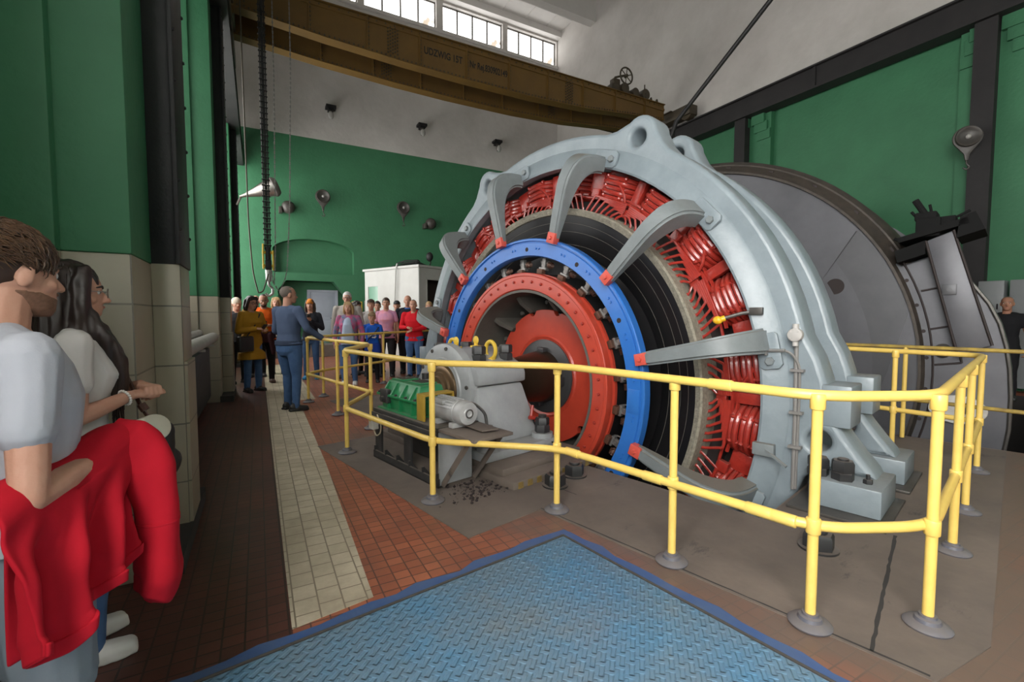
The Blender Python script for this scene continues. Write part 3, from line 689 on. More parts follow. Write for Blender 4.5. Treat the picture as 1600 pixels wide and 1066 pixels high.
inst('clamp_bolt',MB().cyl((0,0,0),(-.018,0,0),.017,.013,n=8,bev=.004).mesh('b'),mat('dark_red_bolt',(.30,.03,.02),.4),sub=rr_,Ms=[Tr(pol(.234,1.10,7.5*k+2)) for k in range(48)])
MB().lathex([(1.008,.25),(1.008,1.1),(.98,1.1),(.98,.25)],96,closed=True).build('inner_sleeve',M_spider,t_ro)
mb=MB(); mb.lathex([(.76,.70),(.76,1.0),(1.0,1.05)],64); mb.build('spider_back',M_spider,t_ro)
def rib(mb,a):
    M=Matrix(((0,0,1,0),(0,-1,0,0),(1,0,0,0),(0,0,0,1)))
    w=.03
    prof=[(.79,.92),(.79,.64),(.90,.50),(.985,.46),(.985,.92)]
    er=lambda R,x,s: pol(x,R,a)+Vector((0,-math.cos(rad(a)),-math.sin(rad(a))))*s*w
    n=len(prof); vs=[er(R,x,-1) for R,x in prof]+[er(R,x,1) for R,x in prof]
    mb.add(vs,[list(range(n))[::-1],list(range(n,2*n))]+[[i,(i+1)%n,n+(i+1)%n,n+i] for i in range(n)])
mb=MB(); rib(mb,0); rbm=mb.mesh('rib',Vector((0,0,AX)))
inst('spider_rib',rbm,M_spider,t_ro,Ms=[Tr(0,0,AX)@Rx(30*k+13) for k in range(12)])
inst('spider_bolt',hexmesh(.028,.03,'-x'),M_spider,t_ro,Ms=[Tr(pol(.72,.88,30*k+28)) for k in range(12)])
ho=[circle(0,0,.4,48)]
out=[]
for i in range(240):
    a=2*math.pi*i/240; d=(math.degrees(a)%30); r=.79-(.05*math.sqrt(max(0,1-((d-15)/3.6)**2)) if abs(d-15)<3.6 else 0); out.append((r*math.cos(a),r*math.sin(a)))
mb=MB(); mb.addme(plate(out,ho,.07,.006),Matrix.Translation((.665,0,AX))@PF); mb.build('centre_disc',M_red,t_ro)
MB().lathex([(.44,.63),(.47,.615),(.49,.63)],72).build('disc_lip',M_red,t_ro)
MB().lathex([(.0,.60),(.40,.60),(.435,.615),(.44,.66),(0,.66)],72).build('hub_flange',M_hub,t_ro)
mb=MB(); mb.lathex([(0,-.84),(.15,-.84),(.20,-.70),(.215,-.2),(.225,-.05),(.24,.15),(.285,.42),(.305,.56),(.305,.62),(0,.62)],64); mb.build('shaft',M_shaft,t_ro)
inst('shaft_key',MB().box(-.02,.035,-.05,.05,-.04,.05,.006).mesh('k'),M_hub,t_ro,Ms=[polM(.56,.31,a) for a in (5,95,185,275)])
MB().lathex([(0,1.76),(.36,1.76),(.36,4.1),(0,4.1)],48).build('rear_shaft',M_shaft,t_ro)
# ================= winding drum and brake =================
M_drum=mat('drum_grey_steel',(.125,.125,.138),.45,metal=.25,col2=(.075,.075,.083),scale=1.6,amt=.3,bump=.1,bscale=8)
M_drum2=mat('drum_grey_steel_dark',(.10,.10,.108),.45,metal=.3,col2=(.075,.075,.08),scale=2)
M_rim=mat('brake_rim_steel',(.035,.030,.026),.5,metal=.35,col2=(.075,.06,.048),scale=9)
t_dr=thing('winding_drum','big dull grey steel winding drum disc with dark rim behind the motor','winding drum',MF,(4.3,0,AX))
mb=MB(); mb.lathex([(.36,3.9),(.7,3.9),(.8,4.02),(2.985,4.05),(2.985,4.4),(.36,4.4)],128,closed=True); face=mb.build('drum_face',M_drum,t_dr)
mb=MB(); mb.lathex([(2.985,4.06),(2.99,4.0),(3.02,4.0),(3.03,4.03),(3.06,4.06),(3.13,4.14),(3.15,4.14),(3.205,4.22),(3.205,4.95),(2.985,4.95)],128,closed=True); mb.build('brake_rim',M_rim,t_dr)
MB().lathex([(2.9,4.9),(2.9,8.3),(3.2,8.3),(3.2,8.8),(.4,8.8)],96).build('drum_shell',M_drum2,t_dr)
p=pol(4.045,2.384,62.3); M=polM(4.047,2.384,62.3)
mb=MB(); mb.cyl(p+Vector((.02,0,0)),p-Vector((.004,0,0)),.105,n=24); mb.build('hand_hole',M_core,sub=face)
mb=MB()
for a0,R0,a1,R1 in ((75,2.98,98,2.62),(52,2.95,62,2.05),(62,2.05,100,1.7),(98,2.62,104,2.2)):
    p0=pol(4.046,R0,a0);p1=pol(4.046,R1,a1); mb.tube([p0,p1],.008,4)
mb.build('seam',M_drum2,sub=face)
vs=[pol(4.044,R,a) for R,a in ((2.96,52),(2.97,58),(2.975,64),(2.98,70),(2.98,75),(2.62,98),(1.9,98),(2.0,68),(2.15,60))]
MB().add(vs+[v+Vector((.003,0,0)) for v in vs],[list(range(9)),list(range(9,18))[::-1]]).build('face_patch',M_drum2,sub=face)
inst('rim_slot',MB().box(-.02,.02,-.035,.035,-.012,.012,.003).mesh('s'),M_core,t_dr,Ms=[polM(4.10,3.09,a) for a in range(-60,125,12)])
t_br=thing('drum_brake','grey steel brake shoe frame with tall tapered arm at the right edge of the drum','brake',MF,(4.1,-3.4,.0))
pts=[]
for i in range(13): a=62+ (108-62)*i/12; pts.append((-3.02*math.sin(rad(a)),AX+3.02*math.cos(rad(a))))
oute=[(-3.745,-.15),(-3.775,.13),(-3.775,.5),(-3.755,.8),(-3.72,1.05),(-3.66,1.3),(-3.57,1.52),(-3.47,1.68),(-3.375,1.82),(-3.2,2.0),(-3.03,2.09),(-2.79,2.0)]
OUTB=pts+oute
mb=MB(); mb.addme(plate(OUTB,[],.30,.02),Matrix.Translation((4.2,0,0))@PF); bp=mb.build('shoe_frame',M_drum,t_br)
mb=MB(); mb.tube([(4.04,y,z) for y,z in arc_pts([Vector((a,b,0)) for a,b in oute],.05,2) for y,z in [(y,z)]] if False else [(4.04,a*.995,b) for a,b in oute[:-2]],.02,6); mb.build('edge_bead',M_steel,sub=bp)
mb=MB()
for i in range(12):
    a=62+46*i/12; p=pol(4.055,3.12,a+1); 
sm_=mb; mb=MB(); mb.tube([(4.05,-3.12*math.sin(rad(a)),AX+3.12*math.cos(rad(a))) for a in range(63,109,3)],.012,6)
for y0,z0,y1,z1 in ((-2.98,1.68,-3.16,1.72),(-3.07,1.22,-3.28,1.27),(-3.13,.80,-3.36,.84),(-3.36,.84,-3.34,.96)):
    mb.tube([(4.05,y0,z0),(4.05,y1,z1)],.012,6)
for a in (68,74,80,86,93,100):
    p=pol(4.05,3.065,a); mb.cyl(p,p-Vector((.008,0,0)),.022,n=8)
mb.build('shoe_seam',M_core,sub=bp)
mb=MB(); mb.hull8([(3.86,-3.02,2.25),(3.86,-3.25,2.345),(3.86,-3.60,1.06),(3.86,-3.335,.94)],[(4.05,-3.02,2.25),(4.05,-3.25,2.345),(4.05,-3.60,1.06),(4.05,-3.335,.94)],.015); armo=mb.build('brake_arm',M_drum,t_br)
mb=MB(); mb.box(3.84,3.862,-3.30,-3.18,1.62,1.74,.004); mb.cyl((3.845,-3.24,1.68),(3.835,-3.24,1.68),.022,n=12); mb.build('arm_plate',M_drum2,sub=armo)
mb=MB()
for y0,z0,y1,z1 in ((-3.02,2.25,-3.335,.94),(-3.25,2.345,-3.60,1.06)): mb.tube([(3.856,y0,z0),(3.856,y1,z1)],.014,6)
mb.build('arm_edge',M_core,sub=armo)
el=[(.25*math.cos(i*math.pi/16)-3.345,.30+.165*math.sin(i*math.pi/16)) for i in range(32)]
mb=MB(); mb.addme(plate(el,[circle(-3.40,.32,.065,16)],.05,.008),Matrix.Translation((4.03,0,0))@PF); mb.build('pivot_plate',mat('white_pivot_paint',(.62,.62,.60),.5,col2=(.40,.36,.32),scale=6),t_br,label='white oval pivot plate')
mb=MB(); mb.cyl((4.05,-3.40,.32),(3.995,-3.40,.32),.06,n=20,bev=.008); mb.cyl((4.05,-3.2,.95),(3.98,-3.2,1.0),.07,n=20); mb.build('pivot_pin',M_steel,t_br)
mb=MB(); mb.hull8([(3.85,-2.77,2.02),(3.85,-3.02,2.10),(4.5,-3.02,2.10),(4.5,-2.77,2.02)],[(3.85,-2.74,2.16),(3.85,-3.02,2.26),(4.5,-3.02,2.26),(4.5,-2.74,2.16)])
mb.hull8([(3.8,-2.78,2.25),(3.8,-3.38,2.40),(4.5,-3.38,2.40),(4.5,-2.78,2.25)],[(3.8,-2.775,2.31),(3.8,-3.36,2.47),(4.5,-3.36,2.47),(4.5,-2.775,2.31)])
mb.hull8([(3.8,-3.28,2.25),(3.8,-3.50,2.32),(4.5,-3.50,2.32),(4.5,-3.28,2.25)],[(3.8,-3.30,2.48),(3.8,-3.42,2.52),(4.5,-3.42,2.52),(4.5,-3.30,2.48)])
mb.box(3.86,4.3,-3.14,-2.92,2.30,2.52,.02); mb.box(3.92,4.2,-3.10,-2.90,2.5,2.60,.02); mb.box(3.9,4.2,-3.26,-3.1,2.40,2.52,.01)
M_matte=mat('matte_black_grease',(.010,.010,.010),.85,spec=.12); mb.build('brake_actuator',M_matte,t_br)
for a,b,r in (((3.95,-2.99,2.58),(3.95,-2.90,2.75),.035),((3.95,-3.05,2.58),(3.95,-3.03,2.68),.014),((3.95,-2.92,2.55),(3.95,-2.87,2.62),.016),((3.95,-3.2,2.47),(3.95,-3.37,2.56),.014),((3.95,-2.80,2.28),(3.95,-2.72,2.32),.02)): MB().cyl(a,b,r,n=10).build('actuator_stem',M_matte,t_br)
# hoisting rope leaving the drum, running up through the roof
o=MB(); o.tube([(5.6,2.9,.9),(5.6,1.062,5.346),(5.6,-2.5,8.54),(5.6,-8.9,14.25)],.042,10); o=o.build('hoist_rope',M_black,frame=MF,at=(5.6,1.06,5.3)); setp(o,'thick black steel rope slanting up in front of the white wall','rope')
# ================= bearing pedestal =================
M_ped=mat('silver_grey_paint',(.36,.37,.375),.36,col2=(.27,.28,.285),scale=5,amt=.3,bump=.1,bscale=25,dust=(.24,.22,.19),dustamt=.35)
M_bronze=mat('worn_bronze',(.16,.10,.055),.35,metal=.7,col2=(.22,.15,.09),scale=5)
M_yel=mat('yellow_rail_paint',(.82,.585,.15),.38,col2=(.74,.50,.11),scale=9,coat=.2)
M_yeld=mat('yellow_lifting_paint',(.70,.47,.05),.45)
M_hazard=mat('hazard_stripe',(.05,.045,.04),.6)
t=thing('bearing_pedestal','silver grey bearing pedestal with round end cap holding the shaft behind the green gearbox','bearing',MF,(-.47,0,0))
def section(mb,pts,x0,x1,bev,sh=(0,0)):   # profile in (y,z) swept along the shaft
    mb.prism(pts,0,x1-x0,M=Matrix(((0,0,1,x0),(1,0,0,0),(0,1,0,0),(0,0,0,1))),bev=bev)
mb=MB(); section(mb,[(-.50,.735),(.50,.735),(.50,.83),(.46,.90),(.34,.955),(.20,1.03),(.10,1.06),(-.10,1.06),(-.20,1.03),(-.34,.955),(-.46,.90),(-.50,.83)],-.76,-.16,.025); mb.build('bearing_cap',M_ped,t)
mb=MB(); mb.hull8([(-.86,-.60,.20),(-.06,-.60,.20),(-.06,.60,.20),(-.86,.60,.20)],[(-.74,-.465,.728),(-.18,-.465,.728),(-.18,.465,.728),(-.74,.465,.728)],.03); mb.build('pedestal_body',M_ped,t)
mb=MB(); mb.box(-.92,.02,-.80,.80,.125,.205,.02); mb.hull8([(-.80,-.72,.2),(-.62,-.72,.2),(-.62,-.45,.2),(-.80,-.45,.2)],[(-.78,-.62,.30),(-.64,-.62,.30),(-.68,-.45,.40),(-.76,-.45,.40)],.02); mb.build('pedestal_base',M_ped,t)
MB().box(-.90,.08,-1.00,1.0,.065,.125,.006).build('base_plate',M_dustfloor,t)
MB().box(-.93,.10,-1.16,1.16,.0047,.065,.005).build('base_plate',M_dustfloor,t)
yb=MB().box(-.028,.028,-.0005,.001,.004,.056).mesh('y'); inst('hazard_mark',yb,mat('worn_hazard_yellow',(.32,.20,.03),.6,col2=(.06,.05,.04),scale=25,amt=.4),t,Ms=[Tr(-.85+.105*k,-1.161,.0) for k in range(9)])
mb=MB(); mb.lathex([(.24,-.80),(.25,-.822),(.30,-.828),(.31,-.815),(.40,-.815),(.44,-.80),(.445,-.76),(.445,-.72),(.24,-.72)],72,closed=True); mb.build('end_cap',M_ped,t)
inst('cap_bolt',hexmesh(.018,.018,'-x'),M_steel,t,Ms=[Tr(pol(-.812,.40,36*k+10)) for k in range(10)])
mb=MB(); mb.lathex([(.0,-.95),(.07,-.95),(.075,-.90),(.125,-.90),(.13,-.87),(.165,-.865),(.17,-.84),(.205,-.84),(.225,-.83),(.235,-.80),(0,-.80)],64); mb.build('bronze_sleeve',M_bronze,t)
for x in (-.62,-.28):
    for y in (-.33,.33):
        mb=MB(); mb.hexn((x,y,.945),.072,.07); mb.hexn((x,y,1.02),.068,.075,rot=.25); mb.build('cap_nut',M_nut,t)
for x in (-.80,-.12):
    for y in (-.69,.69):
        mb=MB(); mb.cyl((x,y,.20),(x,y,.25),.105,n=20); mb.build('bolt_boss',M_ped,t)
        mb=MB(); mb.hexn((x,y,.25),.075,.075); mb.hexn((x,y,.325),.07,.07,rot=.3); mb.cyl((x,y,.39),(x,y,.42),.04,n=12); mb.build('anchor_nut',M_nut,t)
for x,y in ((-.45,-.30),(-.45,.34)):
    mb=MB(); c=[(x+.0,y+.075*math.cos(i*math.pi/12),1.045+.085*math.sin(i*math.pi/12)) for i in range(24)]; mb.tube(c,.020,8,closed=True); mb.cyl((x,y,.94),(x,y,.97),.05,n=16); mb.build('lifting_eye',M_yeld,t)
for x in (-.65,-.40):
    mb=MB(); mb.cyl((x,0,1.055),(x,0,1.075),.06,n=20,bev=.005); mb.cyl((x,0,1.075),(x,0,1.10),.02,n=10); mb.sphere((x,0,1.13),(.015,.045,.045),12); mb.build('oil_cap',M_yeld,t)
mb=MB(); mb.tube(arc_pts([(-.17,-.60,.39),(-.15,-.63,.30),(-.14,-.75,.20),(-.05,-.85,.13),(.02,-.95,.075)],.06),.008,6); mb.build('probe_cable',M_black,t)
mb=MB(); mb.cyl((-.19,-.60,.37),(-.15,-.585,.50),.016,n=8); mb.cyl((-.21,-.60,.39),(-.12,-.62,.37),.02,n=8); mb.build('red_probe',mat('red_probe',(.35,.03,.02),.4),t)
# big nuts standing on the dusty cover
nutm=MB(); nutm.cyl((0,0,0),(0,0,.012),.105,n=24); nutm.hexn((0,0,.012),.085,.085); nutm.cyl((0,0,.095),(0,0,.12),.045,n=14,bev=.006); nm=nutm.mesh('nut'); nm.materials.append(M_nut)
for (x,y),lab,r in zip(((-.60,-1.30),(-.30,-1.25),(-.19,-3.03)),('large black hex nut on the dusty floor plate, left one beside the pedestal steps','large black hex nut on the dusty floor plate behind the second railing post','large black hex nut on the floor plate in front of the right motor foot'),(.2,.5,.1)):
    o=link('foundation_nut',nm,None,frame=MF,at=(x,y,.0047)); o.rotation_euler.z+=r; setp(o,lab,'nut','black foundation nuts on the floor plate')
# ================= drive stand, gearbox, small motor =================
M_sooty=mat('sooty_black_steel',(.016,.016,.017),.5,col2=(.05,.048,.046),scale=11,amt=.3,dust=(.13,.11,.09),dustamt=.8)
M_gbox=mat('green_gearbox_paint',(.02,.24,.085),.35,col2=(.015,.16,.06),scale=6,amt=.2,dust=(.09,.16,.09),dustamt=.5,coat=.2)
M_ochre=mat('ochre_guard_paint',(.42,.27,.03),.45,col2=(.30,.19,.03),scale=8)
M_alu=mat('silver_motor_paint',(.47,.47,.47),.38,metal=.15,col2=(.36,.36,.36),scale=8,dust=(.3,.28,.25),dustamt=.4)
t=thing('drive_stand','sooty black steel stand carrying the green gearbox beside the yellow railing','machine stand',MF,(-1.15,-.2,.0))
MB().box(-1.345,-.93,-.72,.42,.455,.49,.004).build('table_top',M_sooty,t)
MB().box(-1.34,-.96,-1.19,-.725,.462,.487,.004).build('shelf',M_dustfloor,t)
mb=MB(); mb.hull8([(-1.18,-1.08,.502),(-1.16,-.80,.502),(-1.02,-.83,.502),(-1.04,-1.11,.502)],[(-1.18,-1.08,.515),(-1.16,-.80,.515),(-1.02,-.83,.515),(-1.04,-1.11,.515)]); mb.box(-1.13,-1.06,-1.02,-.88,.487,.502); mb.build('loose_plate',M_dustfloor,t)
for y in (.36,-.20):
    MB().box(-1.325,-1.30,y-.06,y+.06,.02,.455,.003).build('leg',M_sooty,t); MB().box(-.99,-.96,y-.06,y+.06,.02,.455,.003).build('leg',M_sooty,t)
MB().box(-1.325,-1.0,-.715,-.695,.02,.455,.003).build('end_panel',M_ped,t)
MB().box(-1.0,-.985,-.69,.40,.02,.455).build('back_panel',M_sooty,t)
mb=MB(); mb.box(-1.345,-1.325,-.72,.42,.006,.075); mb.box(-1.345,-1.24,-.72,.42,.006,.018)
for k in range(6):
    y=-.70+.22*k; mb.hull8([(-1.345,y-.006,.018),(-1.245,y-.006,.018),(-1.245,y+.006,.018),(-1.345,y+.006,.018)],[(-1.345,y-.006,.12),(-1.325,y-.006,.12),(-1.325,y+.006,.12),(-1.345,y+.006,.12)])
mb.build('base_channel',M_sooty,t)
mb=MB(); mb.box(-1.36,-1.345,-.72,.42,.40,.455,.003); mb.build('apron',M_sooty,t)
for x in (-1.31,-1.0):
    a=Vector((x,-1.10,.462)); b=Vector((x,-.74,.03)); mb=MB(); mb.tube([a,b],.022,4,flat=(1.2,.7)); mb.build('brace',M_dustfloor,t)
t=thing('switch_box','small white switch box on the left end of the black gearbox stand','box',MF,(-1.345,.34,.36))
MB().box(-1.41,-1.347,.29,.385,.30,.41,.008).build('box_body',mat('white_plastic_box',(.62,.60,.54),.5),t)
MB().box(-1.412,-1.409,.33,.365,.375,.395).build('warning_sticker',M_yeld,t)
mb=MB(); mb.tube(arc_pts([(-1.38,.26,.45),(-1.37,.20,.36),(-1.38,.19,.29),(-1.39,.26,.24),(-1.38,.33,.29)],.08,6),.007,6); mb.build('cable',mat('pale_cable',(.42,.36,.25),.5),t)
t=thing('gearbox','green cast gearbox with ribs and two top covers on the black stand','gearbox',MF,(-1.12,.0,.49))
mb=MB(); mb.hull8([(-1.27,-.30,.50),(-.97,-.30,.50),(-.97,.36,.50),(-1.27,.36,.50)],[(-1.29,-.31,.625),(-.96,-.31,.625),(-.96,.37,.625),(-1.29,.37,.625)],.012); mb.build('lower_case',M_gbox,t)
mb=MB(); mb.hull8([(-1.28,-.30,.64),(-.965,-.30,.64),(-.965,.36,.64),(-1.28,.36,.64)],[(-1.22,-.27,.765),(-1.0,-.27,.765),(-1.0,.33,.765),(-1.22,.33,.765)],.018); mb.build('upper_case',M_gbox,t)
mb=MB(); mb.box(-1.315,-.94,-.34,.40,.622,.645,.005); mb.box(-1.31,-.94,-.33,.39,.49,.507,.004); mb.build('flange',M_gbox,t)
ribm=MB().hull8([(-1.315,-.012,.645),(-1.27,-.012,.645),(-1.27,.012,.645),(-1.315,.012,.645)],[(-1.245,-.008,.75),(-1.22,-.008,.75),(-1.22,.008,.75),(-1.245,.008,.75)]).mesh('r'); inst('rib',ribm,M_gbox,t,Ms=[Tr(0,y,0) for y in (-.22,-.05,.12,.28)])
rib2=MB().box(-1.305,-1.27,-.012,.012,.505,.622).mesh('r'); inst('rib',rib2,M_gbox,t,Ms=[Tr(0,y,0) for y in (-.24,-.02,.20)])
inst('flange_bolt',hexmesh(.014,.016),M_sooty,t,Ms=[Tr(-1.30,y,.645) for y in (-.30,-.14,.04,.2,.37)])
for y0,y1 in ((-.22,.02),(.10,.30)):
    MB().box(-1.20,-1.02,y0,y1,.765,.778,.004).build('top_cover',M_gbox,t); MB().box(-1.165,-1.055,y0+.04,y1-.04,.778,.783).build('cover_plate',M_rim,t)
mb=MB(); mb.box(-1.325,-1.28,.17,.31,.56,.69,.006); mb.cyl((-1.32,.24,.60),(-1.35,.24,.60),.025,n=12); mb.build('input_cover',M_sooty,t)
mb=MB(); mb.cyl((-1.02,-.02,.785),(-1.02,-.02,.84),.035,n=14); mb.build('breather',M_nut,t)
t=thing('coupling_guard','ochre yellow coupling guard between the green gearbox and the small grey motor','guard',MF,(-1.15,-.40,.49))
mb=MB(); mb.box(-1.31,-1.29,-.46,-.345,.492,.72,.004); mb.box(-1.29,-1.0,-.46,-.345,.70,.72,.004); mb.box(-1.02,-1.0,-.46,-.345,.492,.70); mb.build('guard_sheet',M_ochre,t)
t=thing('small_motor','small silver electric motor with finned body lying next to the ochre guard','motor',MF,(-1.17,-.68,.49))
def ycyl(mb,prof,x,z,y0): # prof (r, along -y)
    mb.lathe(prof,40,Tr(x,y0,z)@Rx(90))
mb=MB(); ycyl(mb,[(0,0),(.07,0),(.092,.02),(.098,.03),(.098,.33),(.09,.34),(0,.34)],-1.17,.612,-.47); mb.build('motor_body',M_alu,t)
fm=MB().box(-.0025,.0025,-.28,0,.094,.106).mesh('fin'); inst('fin',fm,M_alu,t,Ms=[Tr(-1.17,-.50,.612)@Ry(a) for a in range(-70,71,14)])
mb=MB(); ycyl(mb,[(.0,.335),(.095,.335),(.099,.345),(.099,.40),(.088,.43),(.05,.435),(.045,.44),(.02,.442),(.015,.436),(0,.436)],-1.17,.612,-.47); mb.build('fan_cowl',M_alu,t)
mb=MB(); ycyl(mb,[(.026,.4425),(.032,.4445),(.038,.4425)],-1.17,.612,-.47); mb.build('cowl_ring',M_steel,t)
for y in (-.56,-.78): MB().box(-1.26,-1.08,y-.03,y+.03,.49,.53,.004).build('foot',M_alu,t)
mb=MB(); mb.box(-1.27,-1.2,-.68,-.58,.66,.70,.01,M=None); mb.build('terminal_box',M_alu,t)
mb=MB(); mb.tube(arc_pts([(-1.06,-.60,.64),(-1.0,-.74,.66),(-.97,-.86,.58),(-.97,-.88,.49)],.08),.012,8); mb.build('supply_cable',M_sooty,t)
# rubble of soot under the stand
mb=MB(); rr=random.Random(4)
for i in range(330):
    x=rr.gauss(-1.12,.14);y=rr.gauss(-.95,.16); s=rr.choice((.003,.004,.005,.006,.013)); 
    if y<-1.14 or y>-.73: continue
    mb.sphere((x,y,.0046+s*.5),(s,s*rr.uniform(.6,1),s*.6),6)
o=mb.build('soot_crumbs',M_core,frame=MF,at=(-1.15,-.93,.0046)); setp(o,'black soot crumbs swept under the shelf of the black stand','debris',kind='stuff')
# ================= yellow safety railing =================
M_flange=mat('blue_grey_rail_flange',(.075,.085,.12),.5,col2=(.14,.12,.11),scale=14,dust=(.17,.15,.14),dustamt=.6)
ZT,ZL=1.035,.455
t=thing('safety_railing','long yellow tubular railing running round the motor and the gearbox','railing',MF,(-.95,-1.9,0))
path=[(2.60,-2.45),(2.405,-3.585),(-.62,-3.555),(-1.02,-3.22),(-.95,-1.66),(-1.50,-.90),(-1.49,.78),(-.86,1.50),(-.845,3.86),(-.45,4.18),(1.05,4.905),(2.6,5.65)]
for nm,z in (('top_rail',ZT),('lower_rail',ZL)):
    mb=MB(); mb.tube(arc_pts([(x,y,z) for x,y in path],.17,7),.0235,12); mb.build(nm,M_yel,t)
posts=[(2.50,-2.98),(2.396,-3.58),(1.168,-3.575),(.348,-3.567),(-.63,-3.555),(-.999,-3.20),(-.972,-2.52),(-.945,-1.63),(-1.505,-.90),(-1.485,.72),(-.86,1.50),(-.86,2.54),(-.845,3.79),(-.47,4.17),(1.0,4.88)]
pm_=MB().cyl((0,0,.028),(0,0,ZT),.0215,n=14).mesh('post'); fm_=MB().lathe([(0,0),(.085,0),(.088,.008),(.078,.018),(.05,.026),(.045,.04),(.034,.045),(.032,.055),(0,.055)],28).mesh('fl')
sm_=MB().cyl((0,0,-.05),(0,0,.02),.030,n=14,bev=.006).mesh('soc')
po=inst('post',pm_,M_yel,t,Ms=[Tr(x,y,0) for x,y in posts])
inst('floor_flange',fm_,M_flange,t,Ms=[Tr(x,y,.0047) for x,y in posts])
for z in (ZT-.012,ZL-.012+.027): inst('tee_socket',sm_,M_yel,t,Ms=[Tr(x,y,z) for x,y in posts])
sl=MB().cyl((0,-.06,0),(0,.06,0),.0285,n=12,bev=.004).mesh('sl')
inst('pipe_sleeve',sl,M_yel,t,Ms=[Tr(-.95-.045*(-1.66-y),y,z)@Rz(-2.6) for y,z in ((-2.78,ZT),(-2.98,ZL),(-2.40,ZL),(-3.08,ZL),(-1.78,ZL))])
t=thing('safety_railing','thin worn yellow railing in front of the winding drum, running out to the right','railing',MF,(3.25,-3.4,0))
path2=[(3.322,-2.33),(3.31,-2.956),(3.2,-3.85),(3.05,-5.4),(2.9,-7.0)]
M_yelw=mat('worn_yellow_paint',(.55,.38,.06),.5,col2=(.12,.08,.04),scale=8,amt=.2)
for nm,z in (('top_rail',1.04),('lower_rail',.46)):
    mb=MB(); mb.tube([(x,y,z) for x,y in path2],.020,10); mb.build(nm,M_yelw,t)
inst('post',pm_.copy(),None,t,Ms=[Tr(3.31,-2.956,0),Tr(3.05,-5.4,0),Tr(2.9,-6.9,0)])
inst('floor_flange',fm_.copy(),None,t,Ms=[Tr(3.05,-5.4,.0)])
# ================= overhead crane =================
M_crane=mat('ochre_crane_paint',(.14,.074,.012),.55,col2=(.09,.046,.009),scale=2.2,amt=.2)
M_crdark=mat('dark_oily_crane',(.035,.027,.018),.55,col2=(.06,.045,.025),scale=6)
M_ink=mat('black_lettering',(.008,.008,.008),.7)
t=thing('bridge_crane','ochre brown riveted overhead crane bridge spanning the hall under the high windows','crane',HF,(5.8,11.3,7.1))
def girder(b,shift):
    zb=[(-.35,7.47),(1.4,7.34),(3.2,7.27),(4.6,7.25),(6.6,7.27),(8.4,7.36),(10.2,7.55),(11.55,7.66)]
    ztop=lambda a: 8.02+.008*a
    mb=MB(); n=len(zb)
    pts=[(a,z) for a,z in zb]+[(11.55,ztop(11.55)),(-.35,ztop(-.35))]
    mb.prism(pts,0,.02,M=Matrix(((1,0,0,0),(0,0,1,b),(0,1,0,0),(0,0,0,1))))
    mb.prism(pts,0,.02,M=Matrix(((1,0,0,0),(0,0,1,b+.18),(0,1,0,0),(0,0,0,1))))
    g=mb.build('girder',M_crane,t)
    mb=MB()
    for (a,z),(a2,z2) in zip(zb[:-1],zb[1:]):
        mb.hull8([(a,b-.045,z-.02),(a2,b-.045,z2-.02),(a2,b+.23,z2-.02),(a,b+.23,z-.02)],[(a,b-.045,z),(a2,b-.045,z2),(a2,b+.23,z2),(a,b+.23,z)])
    mb.hull8([(-.35,b-.06,ztop(-.35)),(11.55,b-.06,ztop(11.55)),(11.55,b+.24,ztop(11.55)),(-.35,b+.24,ztop(-.35))],[(-.35,b-.06,ztop(-.35)+.02),(11.55,b-.06,ztop(11.55)+.02),(11.55,b+.24,ztop(11.55)+.02),(-.35,b+.24,ztop(-.35)+.02)])
    mb.build('girder_flange',M_crane,t)
    def zbot(a):
        for (p,q),(p2,q2) in zip(zb[:-1],zb[1:]):
            if p<=a<=p2: return q+(q2-q)*(a-p)/(p2-p)
        return 7.6
    mb=MB()
    for k in range(10):
        a=-.1+1.2*k+shift; mb.box(a-.035,a+.035,b-.022,b,zbot(a),ztop(a)); mb.box(a-.008,a+.008,b-.06,b-.02,zbot(a),ztop(a))
    mb.box(-.35,11.55,b-.03,b,8.0-.07,8.0) 
    mb.build('stiffeners',M_crane,sub=g)
    mb=MB()
    def rv(a,z): mb.box(a-.015,a+.015,b-.036,b-.018,z-.015,z+.015)
    for i in range(118):
        a=-.3+.1*i; rv(a,zbot(a)+.035); 
        if i%2==0: rv(a,ztop(a)-.05)
    for k in range(10):
        a=-.1+1.2*k+shift
        for z in range(8): rv(a+.02,zbot(a)+.09*z+.05)
    for a0 in (2.75,7.7):
        for i in range(5):
            for j in range(8): rv(a0+.055*i+shift*.3,zbot(a0)+.1+.075*j+(.035 if i%2 else 0))
    mb.build('rivets',M_crdark,sub=g,kind='stuff')
    return g
girder(10.8,0); girder(11.85,.35)
for nm,s,a0,a1 in (('capacity_lettering','UDZWIG 15T',3.60,4.58),('registry_lettering','Nr Rej.830902149',4.78,5.84)):
    me=text_mesh(s,.23,.002); xs=[v.co.x for v in me.vertices]; sx=(a1-a0)/(max(xs)-min(xs))
    mb=MB(); mb.addme(me,Tr(a0,10.797,7.60 if s[0]=='U' else 7.585)@Rx(90)@Matrix.Diagonal((sx,1,1,1))); mb.build(nm,M_ink,t)
for a0,a1,zr in ((-.66,-.26,7.08),(11.75,12.2,7.52)):
    mb=MB(); mb.box(a0+.04,a1-.04,10.0,12.9,zr+.12,zr+.42,.02); mb.box(a0,a1,10.7,12.2,zr+.42,7.95 if a0>0 else 7.9,.02); mb.build('end_carriage',M_crdark,t)
    inst('crane_wheel',MB().cyl((a0+.12,0,0),(a1-.12,0,0),.2,n=24).mesh('w'),M_crdark,t,Ms=[Tr(0,b,zr+.2) for b in (10.2,12.7)])
